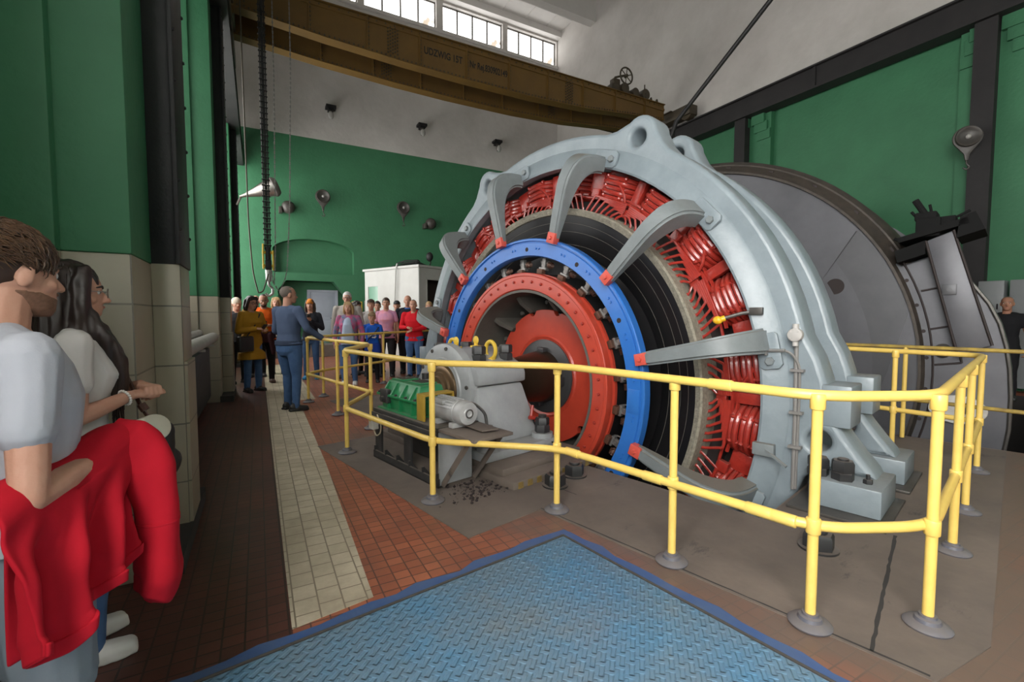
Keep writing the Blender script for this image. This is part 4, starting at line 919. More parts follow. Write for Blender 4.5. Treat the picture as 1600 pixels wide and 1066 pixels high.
mb=MB(); mb.box(9.3,11.3,10.85,11.15,8.12,8.2); mb.box(9.45,9.85,10.85,11.1,8.2,8.36,.02); mb.cyl((9.9,10.78,8.28),(9.9,11.1,8.28),.15,n=20); mb.cyl((10.35,10.8,8.26),(10.35,11.1,8.26),.13,n=20); mb.cyl((10.75,10.78,8.28),(10.75,11.1,8.28),.16,n=20); mb.box(9.7,10.9,10.9,11.1,8.15,8.3); mb.cyl((10.8,10.9,8.4),(10.8,10.9,8.62),.02,n=8); mb.box(9.55,9.8,10.9,11.1,8.36,8.55,.02); mb.cyl((9.58,10.9,8.55),(9.95,10.9,8.7),.03,n=8); mb.build('travel_drive',M_crdark,t)
mb=MB(); c=Vector((10.0,10.86,8.68)); mb.tube([c+Vector((.24*math.cos(i*math.pi/16),0,.24*math.sin(i*math.pi/16))) for i in range(32)],.025,8,closed=True); mb.cyl(c-Vector((0,.04,0)),c+Vector((0,.06,0)),.05,n=12)
for k in range(6):
    a=k*math.pi/3+.4; mb.tube([c,c+Vector((.23*math.cos(a),0,.23*math.sin(a)))],.014,6)
mb.build('brake_wheel',M_crdark,t)
for a in (11.0,11.25): MB().hull8([(a-.06,10.8,8.13),(a+.06,10.8,8.13),(a+.06,10.85,8.13),(a-.06,10.85,8.13)],[(a-.01,10.8,8.25),(a+.01,10.8,8.25),(a+.01,10.85,8.25),(a-.01,10.85,8.25)]).build('buffer_stop',M_crdark,t)
MB().tube([(-.3,12.75,7.83),(11.9,12.75,7.88)],.035,8).build('drive_shaft',M_crdark,t)
mb=MB(); mb.box(-.25,.75,9.9,12.4,8.12,8.7,.03); mb.cyl((.2,9.7,8.4),(.2,10.0,8.4),.25,n=20); mb.build('trolley',M_crdark,t)
mb=MB(); rr=random.Random(2)
for k in range(7): a=-.62+.05*k; mb.box(a,a+.03,10.15+.1*k,10.2+.1*k,6.35+rr.random()*.2,7.2)
mb.build('current_collectors',M_crdark,t)
# hanging load chain with yellow hook block
t=thing('load_chain','heavy black roller chain hanging from the crane with a yellow hook block','chain',HF,(.2,10.2,2.0))
cl=MB(); 
for dx in (-.045,.045): cl.box(dx-.012,dx+.012,-.02,.02,-.052,.052,.01)
cl.cyl((-.07,0,.035),(.07,0,.035),.016,n=8); cl.box(-.028,.028,-.014,.014,-.05,.05,.006)
mb=MB(); me=cl.mesh('l')
for k in range(56): mb.addme(me,Tr(.2,10.2,2.72+.105*k))
mb.build('chain_links',M_black,t)
mb=MB(); mb.box(.105,.135,10.15,10.25,2.30,2.78,.008); mb.box(.275,.305,10.15,10.25,2.28,2.66,.008); mb.cyl((.10,10.2,2.36),(.31,10.2,2.36),.03,n=10); mb.cyl((.10,10.2,2.62),(.31,10.2,2.62),.03,n=10); mb.build('hook_block',M_yeld,t)
mb=MB(); mb.box(.15,.26,10.15,10.25,2.27,2.48,.02); mb.cyl((.205,10.2,2.48),(.205,10.2,2.72),.05,n=12); mb.build('block_core',M_black,t)
mb=MB(); mb.cyl((.205,10.2,2.06),(.205,10.2,2.28),.05,.06,n=12); mb.tube(arc_pts([(.205,10.2,2.1),(.205,10.2,1.98),(.27,10.2,1.93),(.27,10.2,1.82),(.20,10.2,1.77),(.14,10.2,1.82)],.06),.025,8); mb.build('hook',mat('pale_hook_steel',(.45,.45,.43),.4,metal=.4),t)
def loop(name,label,pts,r,links=False,col=None):
    P=arc_pts([Vector(p) for p in pts],.35,7); mb=MB()
    if links:
        L=0;out=[P[0]]
        for a,b in zip(P[:-1],P[1:]):
            d=(b-a).length
            while L+.045<=d+1e-9 and d>0:
                L+=.045; out.append(a.lerp(b,min(1,L/d)))
            L-=d
        for i,(a,b) in enumerate(zip(out[:-1],out[1:])):
            dv=(b-a); q=dv.to_track_quat('Z','Y').to_matrix().to_4x4(); T=Matrix.Translation((a+b)/2)@q@Rz(90*(i%2))
            mb.box(-.012,.012,-.005,.005,-.026,.026,0,M=T)
    else: mb.tube(P,r,7)
    o=mb.build(name,col or M_crdark,frame=HF,at=pts[len(pts)//2]); setp(o,label,'chain' if links else 'cable'); return o
loop('control_cable','thin black cable hanging in a long loop left of the black crane chain',[(-.15,10.15,8.2),(-.135,10.15,6.2),(-.11,10.15,3.1),(-.06,10.15,2.2),(.02,10.15,1.82),(.10,10.15,1.86),(.2,10.15,2.2)],.013)
M_hch=mat('grey_hand_chain',(.16,.15,.14),.5,metal=.4)
loop('hand_chain','grey hand chain hanging straight down just right of the black crane chain',[(.39,10.1,8.2),(.383,10.1,5.6),(.33,10.1,2.6),(.29,10.1,1.9),(.25,10.1,2.3)],.012,True,M_hch)
loop('hand_chain','grey hand chain hanging in a curved loop, furthest right of the crane chains',[(.68,10.05,8.2),(.678,10.05,6.3),(.60,10.05,3.5),(.52,10.05,2.2),(.38,10.05,1.83),(.30,10.05,2.0)],.012,True,M_hch)
# ================= wall lamps =================
M_lampd=mat('dark_lamp_iron',(.035,.03,.028),.45,col2=(.07,.06,.05),scale=9)
M_refl=mat('lamp_reflector',(.30,.28,.26),.3,metal=.9); M_lin=mat('dull_lamp_lining',(.07,.065,.06),.45,metal=.4)
M_glass=mat('lamp_glass',(.34,.33,.31),.2)
def drop_lamp(label,frame,pos,rotz,s,grp='teardrop wall lamps'):
    """round reflector on a teardrop back shield; faces local -y"""
    t=thing('wall_lamp',label,'wall lamp',frame,pos,group=grp,rot=rotz); t.frame=frame
    def put(mb,nm,m):
        o=link(nm,mb.mesh(nm),m,t); s_root[o.name]=t
    pts=[(s*.5*math.sin(rad(a)),s*.5*math.cos(rad(a))+.0) for a in range(-125,126,10)]+[(0.10*s,-.72*s),(.05*s,-1.0*s),(-.05*s,-1.0*s),(-.10*s,-.72*s)]
    mb=MB(); mb.prism(pts,0,.12*s,M=Rx(90),bev=.02*s); put(mb,'back_shield',M_lampd)
    mb=MB(); mb.lathe([(.20*s,.14*s),(.36*s,.26*s),(.42*s,.28*s),(.44*s,.20*s),(.42*s,.10*s),(.2*s,.10*s)],36,Rx(90)); put(mb,'reflector',M_lampd)
    mb=MB(); mb.lathe([(.0,.15*s),(.2*s,.15*s),(.34*s,.245*s),(.30*s,.16*s),(0,.13*s)],36,Rx(90)); put(mb,'reflector_lining',M_lin)
    mb=MB(); mb.sphere((0,-.19*s,0),.10*s,14); put(mb,'bulb',M_glass)
    mb=MB(); mb.tube(arc_pts([(0,-.06*s,-.95*s),(0,-.08*s,-1.15*s),(.12*s,-.08*s,-1.3*s),(0,-.08*s,-1.42*s),(-.10*s,-.06*s,-1.3*s)],.1*s),.03*s,6); put(mb,'cable_hook',M_lampd)
drop_lamp('dark teardrop wall lamp with round reflector on the green far wall above the arch',HF,(2.13,17.74,5.62),0,.50)
drop_lamp('dark teardrop wall lamp on the green far wall above the white booth',HF,(5.02,17.74,5.55),0,.50)
drop_lamp('large dark teardrop lamp on the steel column of the right green wall',HF,(11.66,3.52,4.70),-rad(62),.42)
# side-seen reflector lamp on an arm at the left
t=thing('arm_lamp','long shiny reflector lamp on an arm seen from the side behind the crane chain','wall lamp',HF,(.1,13.9,4.6))
M_=Tr(.17,13.9,4.68)@Ry(66)
mb=MB(); mb.lathe([(.03,-.55),(.05,-.4),(.12,-.15),(.2,.1),(.235,.3),(.225,.3),(.1,-.1),(0,-.3)],30,M_); mb.build('reflector',M_refl,t)
mb=MB(); mb.lathe([(.24,.28),(.255,.3),(.25,.36),(.20,.42),(0,.42)],30,M_); mb.build('lamp_front',M_lampd,t)
mb=MB(); mb.tube([(-.40,14.2,4.32),(-.31,13.95,4.46)],.03,8); mb.build('arm',M_lampd,t)
for lab,p in (('small round bell lamp high on the green wall left of the first teardrop lamp',(1.02,17.9,5.15)),('small round bell lamp on the green wall above the white booth',(6.16,17.9,5.08))):
    t=thing('bell_lamp',lab,'wall lamp',HF,p,group='small round wall lamps')
    mb=MB(); mb.lathe([(0,-.12),(.21,-.1),(.22,0),(.18,.1),(.1,.16),(0,.17)],24,Tr(p)@Rx(90)@Tr(0,0,.1)); mb.build('lamp_body',M_lampd,t)
    mb=MB(); mb.box(p[0]-.3,p[0]-.2,p[1]-.2,p[1]+.1,p[2]-.22,p[2]-.02,.01); mb.box(p[0]-.3,p[0],p[1]-.05,p[1],p[2]-.18,p[2]-.14); mb.build('bracket',M_lampd,t)
for (a,z),lab in zip(((2.47,8.62),(5.83,8.65),(9.16,8.62)),('small floodlight bracket high on the white far wall, left one nearest the crane chain','small floodlight bracket high on the white far wall, between the two others','small floodlight bracket high on the white far wall, right one nearest the motor')):
    t=thing('floodlight',lab,'floodlight',HF,(a,17.85,z),group='floodlights on the white wall')
    mb=MB(); mb.box(a-.17,a+.17,17.66,18.0,z+.16,z+.25); mb.box(a-.09,a+.09,17.7,18.0,z+.08,z+.17); mb.build('mount',M_black,t)
    mb=MB(); mb.tube([(a,17.8,z+.12),(a-.03,17.72,z),(a-.02,17.66,z-.2)],[.05,.07,.08],10); mb.build('housing',M_lampd,t)
    mb=MB(); mb.sphere((a-.03,17.6,z-.15),(.10,.07,.14),12); mb.build('lens',M_glass,t)
# ================= white booth at the back =================
BF=HF@Tr(4.27,13.5,0)@Rz(25)
t=thing('control_booth','white painted booth with a small greenish window standing at the back of the hall','booth',BF,(1.3,1.3,0))
L_,W_,HB=2.62,3.0,2.86
mb=MB(); mb.box(0,.06,0,1.95,0,HB); mb.box(0,.06,1.95,2.45,0,1.42); mb.box(0,.06,1.95,2.45,2.35,HB); mb.box(0,.06,2.45,L_,0,HB); mb.box(.06,.32,0,.06,0,HB); mb.box(.32,1.5,0,.06,2.5,HB); mb.box(1.5,W_,0,.06,0,HB); mb.box(W_-.06,W_,.06,L_,0,HB); mb.box(.06,W_-.06,L_-.06,L_,0,HB); mb.build('booth_wall',M_offwhite,t)
mb=MB(); mb.box(-.05,W_+.05,-.05,L_+.05,HB,HB+.07); mb.build('booth_roof',M_offwhite,t)
mb=MB(); mb.box(.02,.04,1.95,2.45,1.42,2.35); mb.build('booth_window',mat('greenish_window_glass',(.17,.33,.24),.12),t)  # glass in one even greenish colour
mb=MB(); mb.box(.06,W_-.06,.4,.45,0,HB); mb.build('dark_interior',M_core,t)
mb=MB(); mb.box(-.012,.0,-.0,.05,0,HB); mb.box(0,.05,-.012,0,0,HB); mb.box(.30,.34,-.015,0.0,0,2.54); mb.box(.30,1.54,-.015,0,2.5,2.55); mb.build('trim_strip',M_offwhite,t)
o=MB(); rr=random.Random(9)
for i in range(6): z=HB+.09+.03*i; o.tube([(.2+rr.random()*.2,.3,z),(.5,.5+rr.random(),z+.1*rr.random()),(.3+rr.random()*.5,1.6+rr.random()*.3,z)],.025,5)
o.hull8([(.1,.2,HB+.07),(.7,.2,HB+.07),(.7,1.7,HB+.07),(.1,1.7,HB+.07)],[(.3,.5,HB+.2),(.45,.5,HB+.24),(.45,1.3,HB+.2),(.3,1.3,HB+.16)])
o=o.build('scrap_heap',M_black,frame=BF,at=(.4,1,HB+.07)); setp(o,'heap of dark sheets and wires lying on the booth roof','scrap')
t=thing('booth_lamp','small black lamp head on a bent stalk on the booth roof','lamp',BF,(.55,.1,HB+.07))
mb=MB(); mb.sphere((.55,.1,HB+.36),(.10,.12,.15),12); mb.build('lamp_head',M_black,t); mb=MB(); mb.tube([(.55,.1,HB+.07),(.6,.1,HB+.2),(.55,.1,HB+.3)],.02,6); mb.build('stalk',M_black,t)
o=MB(); o.tube(arc_pts([(-.06,.9,HB+.15),(-.08,.95,HB+.0),(-.07,1.0,2.3),(-.07,1.05,1.75)],.1),.025,8); o.tube([(-.07,1.05,1.75),(-.06,1.15,1.35)],.008,6); o=o.build('cable_tube',M_offwhite,frame=BF,at=(-.07,1,2.3)); setp(o,'white cable tube running down the left side of the booth','tube')
t=thing('notice_board','small yellow framed white notice on the green wall beside the booth','notice',HF,(2.95,17.6,1.85))
MB().box(3.05,3.42,17.70,17.74,1.52,1.92,.005).build('frame',M_yeld,t); MB().box(3.10,3.37,17.694,17.70,1.57,1.86).build('paper',M_offwhite,t)
o=MB(); o.box(3.5,3.75,17.68,17.75,1.5,1.95,.005); o=o.build('fuse_box',mat('grey_box',(.25,.25,.24),.5),frame=HF,at=(3.6,17.7,1.7)); setp(o,'small grey fuse box on the green wall left of the booth','box')
# grey electric cabinets on the right wall
M_cab=mat('pale_cabinet_grey',(.20,.21,.215),.5)
for b0,b1,lab in ((2.93,3.27,'pale grey switch cabinet on the right wall, nearest the steel column'),(2.3,2.86,'pale grey switch cabinet at the right edge, beside the person in black')):
    t=thing('switch_cabinet',lab,'cabinet',HF,(11.8,(b0+b1)/2,0),group='switch cabinets on the right wall')
    MB().box(11.7,11.95,b0,b1,.1,2.02,.01).build('cabinet_body',M_cab,t); MB().box(11.685,11.7,b0+.03,b1-.03,1.35,1.75,.004).build('cabinet_door',M_cab,t)
    MB().box(11.67,11.685,b0+.06,b0+.08,1.5,1.6).build('latch',M_black,t)
# ================= people =================
def cap(mb,p0,p1,r0,r1=None,n=12):
    r1=r0 if r1 is None else r1; p0=Vector(p0);p1=Vector(p1)
    mb.sphere(p0,r0,n); mb.sphere(p1,r1,n)
    if (p1-p0).length>1e-4: mb.cyl(p0,p1,r0*.995,r1*.995,n)
def chain(mb,pts,rs,n=12):
    for a,b,c,d in zip(pts[:-1],pts[1:],rs[:-1],rs[1:]): cap(mb,a,b,c,d,n)
def loft(mb,secs,n=24,M=None,ex=2.3):   # (z,rx,ry,y0[,x0])
    vs=[];fs=[]
    for s in secs:
        z,rx,ry,y0=s[:4]; x0=s[4] if len(s)>4 else 0
        for i in range(n):
            a=2*math.pi*i/n; c,q=math.cos(a),math.sin(a)
            vs.append((x0+rx*math.copysign(abs(c)**(2/ex),c),y0+ry*math.copysign(abs(q)**(2/ex),q),z))
    k=len(secs)
    for i in range(k-1):
        for j in range(n): fs.append([i*n+j,i*n+(j+1)%n,(i+1)*n+(j+1)%n,(i+1)*n+j])
    fs.append(list(range(n))[::-1]); fs.append([(k-1)*n+j for j in range(n)])
    mb.add(vs,fs,M)
def remesh(mb,voxel,smooth=4,disp=None):
    me=bpy.data.meshes.new('r'); me.from_pydata([tuple(v) for v in mb.v],[],mb.f)
    o=bpy.data.objects.new('r',me); COL.objects.link(o)
    m=o.modifiers.new('r','REMESH'); m.mode='VOXEL'; m.voxel_size=voxel; m.use_smooth_shade=True
    if smooth:
        s=o.modifiers.new('s','SMOOTH'); s.factor=.5; s.iterations=smooth
    r=eval_mesh(o); bpy.data.objects.remove(o)
    if disp:
        ns=[v.normal.copy() for v in r.vertices]
        for v,nn in zip(r.vertices,ns): v.co+=nn*disp(v.co)
        r.update()
    r.shade_smooth(); return r
def cloth(name,c,rough=.85,c2=None,scale=9):
    return mat(name,c,rough,col2=c2 or tuple(x*.82 for x in c),scale=scale,amt=.2,bump=.04,bscale=220,spec=.2)
SKIN=mat('skin',(.46,.245,.165),.5,col2=(.42,.20,.135),scale=20,spec=.35)
SKIN2=mat('tanned_skin',(.33,.165,.105),.5,col2=(.30,.14,.09),scale=20,spec=.35)
EYEW=mat('eye_white',(.6,.57,.54),.25); EYED=mat('eye_dark',(.015,.012,.01),.2); LIP=mat('lips',(.36,.13,.10),.5); FRAMEM=mat('spectacle_frame',(.012,.012,.014),.3)
DENIM=cloth('blue_denim',(.045,.095,.21),c2=(.075,.14,.27),scale=14); BLACKC=cloth('black_cloth',(.012,.012,.014)); DARKC=cloth('charcoal_cloth',(.03,.03,.034)); SHOEB=mat('black_shoe',(.014,.013,.013),.5); SHOEW=mat('white_shoe',(.62,.62,.60),.5); SHOEBR=mat('brown_shoe',(.06,.022,.015),.5); SHOEBL=mat('bright_blue_shoe',(.03,.25,.5),.5)
HB=mat('brown_hair',(.05,.026,.015),.5,col2=(.03,.015,.009),scale=25,stretch=(1,1,.15)); HD=mat('dark_hair',(.014,.009,.008),.45,col2=(.028,.015,.012),scale=25,stretch=(1,1,.15)); HBL=mat('blonde_hair',(.42,.27,.12),.5,col2=(.30,.18,.08),scale=25,stretch=(1,1,.15)); HG=mat('grey_hair',(.55,.54,.52),.6,col2=(.42,.41,.40),scale=25); HO=mat('orange_headwear',(.62,.20,.015),.7); HBUZZ=mat('grey_stubble',(.17,.135,.11),.7,col2=(.12,.10,.085),scale=60)
HEADSEC=[(0.0,.026,.024,.062),(.02,.044,.05,.047),(.05,.057,.074,.026),(.085,.065,.088,.012),(.12,.072,.096,.003),(.16,.076,.099,-.005),(.195,.068,.087,-.010),(.22,.046,.060,-.012),(.235,.012,.016,-.012)]
def hand(mb,wrist,dirn,up,s=1.0,curl=.5,side=1):
    d=Vector(dirn).normalized(); u=Vector(up); u=(u-d*u.dot(d)).normalized(); x=d.cross(u)*side
    P=lambda a,b,c: Vector(wrist)+ (x*a+d*b+u*c)*s
    chain(mb,[P(0,-.02,0),P(0,.02,0)],[.026*s,.026*s],8)
    for i,(xx,l) in enumerate(((-.032,.060),(-.011,.074),(.011,.079),(.032,.071))):
        k=P(xx,.085,0); a=P(xx*1.05,.085+l*.5*math.cos(curl),-l*.5*math.sin(curl)); b=P(xx*1.08,.085+l*.5*math.cos(curl)+l*.45*math.cos(curl*2.3),-l*.5*math.sin(curl)-l*.45*math.sin(curl*2.3))
        chain(mb,[P(xx*.6,.01,0),k,a,b],[.016*s,.0125*s,.0100*s,.0078*s],8)
    chain(mb,[P(.02,.015,-.005),P(.046,.05,-.018),P(.054,.08,-.026),P(.050,.10,-.034)],[.015*s,.0135*s,.011*s,.0085*s],8)
def person(label,x,y,h,phi,top,bottom,hair=None,hairm=None,arms=None,feet=None,skin=SKIN,shoes=SHOEB,sleeve='short',hem=.86,legs='long',lean=0,wide=1,hyaw=0,hpitch=0,glasses=False,vox=.010,lower=False,z=0,extra=None,female=False,child=False,beard=None,collar=None,group='visitors in the hall'):
    k=h/1.75; t=thing('person',label,'person',WF,(x,y,z),group=group,rot=rad(phi)); s_root[t.o.name]=t
    S=Matrix.Scale(k,4); hs=(1.12 if child else 1.0)*1.0
    def put(name,me,m,sub=None,label=None):
        me.transform(S); o=link(name,me,m,t,sub=sub,label=label); s_root[o.name]=t; return o
    ML=Tr(0,0,.95)@Rx(-lean)@Tr(0,0,-.95)
    sh=.185*wide if not female else .165*wide
    A={'R':((.245*wide,-.02,1.13),(.25*wide,.06,.88),(0,.15,-1)),'L':((-.245*wide,-.02,1.13),(-.25*wide,.06,.88),(0,.15,-1))}
    if arms: A.update(arms)
    F={'R':(.11,.0,-8),'L':(-.11,.0,8)}
    if feet: F.update(feet)
    # joints
    J={}
    for s,sg in (('R',1),('L',-1)):
        J[s]=dict(sh=ML@Vector((sg*sh,-.005,1.405)),el=Vector(A[s][0]),wr=Vector(A[s][1]),hd=Vector(A[s][2]),cu=(A[s][3] if len(A[s])>3 else .6),hs=(A[s][4] if len(A[s])>4 else 1.0),hip=Vector((sg*.088*wide,0,.90)),an=Vector((F[s][0],F[s][1],.085)))
        J[s]['kn']=(J[s]['hip']+J[s]['an'])/2+Vector((0,.025,.0))
    HM=ML@Tr(0,.01,1.515)@Rz(hyaw)@Rx(-hpitch)@Matrix.Scale(hs,4)
    tors=[(.80,.10*wide,.10,-.01),(.90,.165*wide,.118,-.012),(.98,.158*wide,.112,-.008),(1.08,.138*wide,.10,0),(1.18,.15*wide,.11,.005),(1.28,.165*wide,.118,.008),(1.37,.168*wide,.105,0),(1.43,.13*wide,.085,-.008),(1.465,.075,.066,-.015)]
    if female: tors[5]=(1.27,.155*wide,.135,.022); tors[3]=(1.08,.128*wide,.095,0)
    # ---- body: one continuous skin surface ----
    mb=MB(); loft(mb,tors,20,ML); loft(mb,HEADSEC,20,HM@Tr(0,0,0),2.1)
    chain(mb,[ML@Vector((0,-.02,1.42)),HM@Vector((0,-.012,.05))],[.062,.058])
    q=lambda a,b,c: HM@Vector((a,b,c))
    cap(mb,q(0,.092,.118),q(0,.116,.082),.008,.013,8); cap(mb,q(-.011,.102,.078),q(.011,.102,.078),.009,.009,8)
    cap(mb,q(-.028,.088,.134),q(.028,.088,.134),.010,.010,8); cap(mb,q(-.014,.092,.046),q(.014,.092,.046),.010,.010,8)
    cap(mb,q(-.045,.062,.085),q(-.045,.05,.08),.022,.02,8); cap(mb,q(.045,.062,.085),q(.045,.05,.08),.022,.02,8)
    for sg in (1,-1):
        mb.sphere((0,0,0),(.010,.021,.036),10,M=HM@Tr(sg*.079,-.008,.105)@Rz(-sg*18)@Rx(-12)); cap(mb,q(sg*.074,.0,.085),q(sg*.076,.002,.10),.010,.010,6)
    for s,sg in (('R',1),('L',-1)):
        j=J[s]; chain(mb,[j['sh'],j['sh'].lerp(j['el'],.45),j['el'],j['el'].lerp(j['wr'],.3),j['wr']],[.052*wide,.046,.037,.038,.026])
        hand(mb,j['wr']+j['hd'].normalized()*.02,j['hd'],Vector((sg*1,.2,0)) if abs(j['hd'].normalized().z)>.6 else Vector((0,0,1)),j['hs']*(1.0 if not female else .93),j['cu'],1 if s=='R' else -1)
        chain(mb,[j['hip'],j['kn'],j['kn'].lerp(j['an'],.3),j['an'],j['an']+Vector((0,.05,-.04))],[.082*wide,.050,.052,.034,.03])
    put('body',remesh(mb,vox*.8,3),skin)
    # ---- face ----
    mb=MB()
    for sg in (1,-1):
        mb2=MB(); mb2.sphere(q(sg*.031,.080,.116),.0125,10); e=put('eye',mb2.mesh('e'),EYEW)
        mb2=MB(); mb2.sphere(q(sg*.031,.0875,.116),.0065,8); put('iris',mb2.mesh('e'),EYED,sub=e)
        mb2=MB(); chain(mb2,[q(sg*.014,.098,.137),q(sg*.033,.096,.143),q(sg*.050,.080,.136)],[.0045,.005,.003],6); put('eyebrow',mb2.mesh('b'),hairm if (hairm and hair not in('cap','bald')) else HB)
    mb=MB(); chain(mb,[q(-.022,.090,.050),q(0,.101,.052),q(.022,.090,.050)],[.003,.0065,.003],8); put('mouth',mb.mesh('m'),LIP)
    if glasses:
        mb=MB()
        for sg in (1,-1):
            mb.tube([q(sg*.033+.024*math.cos(a*math.pi/8),.112,.114+.018*math.sin(a*math.pi/8)) for a in range(16)],.003,5,closed=True); mb.tube([q(sg*.056,.110,.118),q(sg*.080,.0,.12)],.003,5)
        mb.tube([q(-.010,.115,.116),q(.010,.115,.116)],.003,5); put('glasses',mb.mesh('g'),FRAMEM)
    if beard is not None:
        mb=MB(); loft(mb,[(-.006,.032,.03,.06),(.015,.049,.054,.047),(.045,.0605,.075,.028),(.07,.064,.075,.014),(.09,.066,.06,.005)],20,HM,2.1); put('beard',remesh(mb,.006,2),beard)
    # ---- hair / headwear ----
    if hair and hair!='bald':
        mb=MB()
        if hair=='buzz': mb.sphere((0,0,0),(.0785,.101,.088),20,M=HM@Tr(0,-.014,.150))
        elif hair=='cap':
            mb.sphere((0,0,0),(.085,.106,.078),20,M=HM@Tr(0,-.008,.168)); mb.prism([(.07*math.cos(rad(a)),.085+.075*math.sin(rad(a))) for a in range(0,181,15)],.158,.168,M=HM)
        elif hair=='beanie':
            mb.sphere((0,0,0),(.088,.112,.10),20,M=HM@Tr(0,-.008,.162)); 
        else:
            mb.sphere((0,0,0),(.085,.108,.097),20,M=HM@Tr(0,-.018,.154))
            if hair in('fringe','curly'):
                for i in range(-4,5): cap(mb,q(i*.017,.055,.225-.0016*i*i),q(i*.018,.094-.0016*i*i,.176),.017,.010,8)
            if hair=='curly':
                rr=random.Random(3)
                for i in range(60):
                    a=rr.uniform(0,6.28);b=rr.uniform(-.2,1.3); mb.sphere(q(.088*math.cos(a)*math.cos(b),-.02+.105*math.sin(a)*math.cos(b),.155+.095*math.sin(b)),.018,6)
            if hair in('bob','long'):
                zl=-.02 if hair=='bob' else -.13
                for sg in (1,-1):
                    chain(mb,[q(sg*.055,.03,.20),q(sg*.080,.018,.12),q(sg*.086,.0,.04),q(sg*.080,-.01,zl)],[.03,.026,.03,.018],10)
                    chain(mb,[q(sg*.06,-.06,.14),q(sg*.075,-.06,.04),q(sg*.07,-.06,zl-.02)],[.045,.04,.025],10)
                chain(mb,[q(0,-.075,.14),q(0,-.085,.03),q(0,-.08,zl-.02)],[.06,.055,.03],10)
                for i in range(-3,4): cap(mb,q(i*.018,.05,.222),q(i*.024,.082-.004*abs(i),.165+.004*abs(i)),.016,.008,8)
            if hair=='pony': chain(mb,[q(0,-.10,.17),q(0,-.15,.14),q(0,-.15,0)],[.03,.035,.015],10)
        put('cap' if hair in('cap','beanie') else 'hair',remesh(mb,max(.006,vox*.7),2),hairm)
    # ---- top ----
    infl=.014 if sleeve!='coat' else .028
    mb=MB(); ts=[]
    lo=hem
    secs=[s for s in tors if s[0]>lo+.02]
    base=[(lo,(.184*wide if lo<1.0 else .15*wide),.128 if lo<1.0 else .118,-.010)]
    if sleeve=='coat' and lo<.85: base=[(lo,.215*wide,.155,-.005),(lo+.12,.195*wide,.142,-.005)]; secs=[s for s in secs if s[0]>lo+.14]
    for s in base+secs[:-1]: ts.append((s[0],s[1]+infl,s[2]+infl,s[3]))
    ts.append((1.455,.088,.078,-.014))
    loft(mb,ts,24,ML)
    for s,sg in (('R',1),('L',-1)):
        j=J[s]; e=j['el']; w=j['wr']
        if sleeve=='short': chain(mb,[j['sh'],j['sh'].lerp(e,.52)],[.056*wide+infl*.3,.060])
        elif sleeve!='none':
            chain(mb,[j['sh'],j['sh'].lerp(e,.5),e,w],[.062*wide+infl*.4,.056+infl*.4,.050+infl*.35,.037+infl*.3])
        chain(mb,[ML@Vector((sg*.06,-.01,1.435)),j['sh']],[.058,.055])
    if collar=='hood': chain(mb,[ML@Vector((-.10,-.03,1.44)),ML@Vector((-.05,-.10,1.48)),ML@Vector((.05,-.10,1.48)),ML@Vector((.10,-.03,1.44)),ML@Vector((.05,.06,1.41)),ML@Vector((-.05,.06,1.41)),ML@Vector((-.10,-.03,1.44))],[.045]*7)
    if collar=='stand': loft(mb,[(1.42,.095,.085,-.016),(1.475,.078,.074,-.014)],20,ML)
    rs=random.Random(sum(map(ord,label))%1000); off=Vector((rs.random()*9,rs.random()*9,rs.random()*9))
    dsp=lambda p: .006*noise.noise((p*7+off))+.004*noise.noise(Vector((p.x*22,p.y*22,p.z*9))+off)
    to=put('jacket' if sleeve in('coat','long') else 'shirt',remesh(mb,vox,3,dsp),top)
    # ---- trousers ----
    mb=MB(); loft(mb,[(.78,.075*wide,.105,-.012),(.84,.158*wide,.128,-.012),(.92,.178*wide,.130,-.012),(1.0,.160*wide,.118,-.008)],22)
    for s,sg in (('R',1),('L',-1)):
        j=J[s]; end=j['an']+Vector((0,0,-.02)) if legs=='long' else j['kn']+Vector((0,0,-.02))
        if legs=='long': chain(mb,[j['hip'],j['hip'].lerp(j['kn'],.5),j['kn'],j['kn'].lerp(end,.5),end],[.096*wide,.084*wide,.066,.060,.052])
        else: chain(mb,[j['hip'],j['hip'].lerp(j['kn'],.5),end],[.10*wide,.095*wide,.088])
    put('trousers' if legs=='long' else 'shorts',remesh(mb,vox,3,dsp),bottom)
    # ---- shoes ----
    for s in 'RL':
        j=J[s]; M=Tr(j['an'].x,j['an'].y,0)@Rz(F[s][2])
        mb=MB()
        for a,b,r0,r1 in (((0,-.05,.055),(0,.02,.06),.045,.046),((-.01,.02,.045),(-.012,.13,.036),.042,.036),((.012,.02,.045),(.012,.13,.036),.042,.036),((0,-.03,.06),(0,-.01,.10),.044,.046)): cap(mb,M@Vector(a),M@Vector(b),r0,r1,10)
        vsole=[(-.042,-.095),(.042,-.095),(.046,.02),(.052,.10),(.035,.165),(-.035,.165),(-.052,.10),(-.046,.02)]
        mb.prism(vsole,.001,.028,M=M); put('shoe',remesh(mb,.009,2),shoes)
    t.J=J; t.HM=HM; t.ML=ML; t.put=put; t.k=k
    return t
def face(x,y,tx,ty): return math.degrees(math.atan2(-(tx-x),(ty-y)))
def pl(t,v):  # point in a person's own space -> hall space
    return t.o.matrix_world@(Vector(v)*t.k)
def blob(name,label,cat,fn,m,vox=.008,group=None,smooth=3,disp=None,at=(0,0,0)):
    mb=MB(); fn(mb); me=remesh(mb,vox,smooth,disp); me.transform(Tr(-Vector(at))); o=link(name,me,m,frame=WF,at=at); return setp(o,label,cat,group)
def phone_at(t,v,label,rot=0):
    p=pl(t,v); o=MB(); o.box(-.037,.037,-.005,.005,-.075,.075,.004,M=Tr(p)@Rz(math.degrees(t.o.rotation_euler.z)+rot)@Rx(-50)); o=o.build('phone',SHOEB,frame=WF,at=p); setp(o,label,'phone')
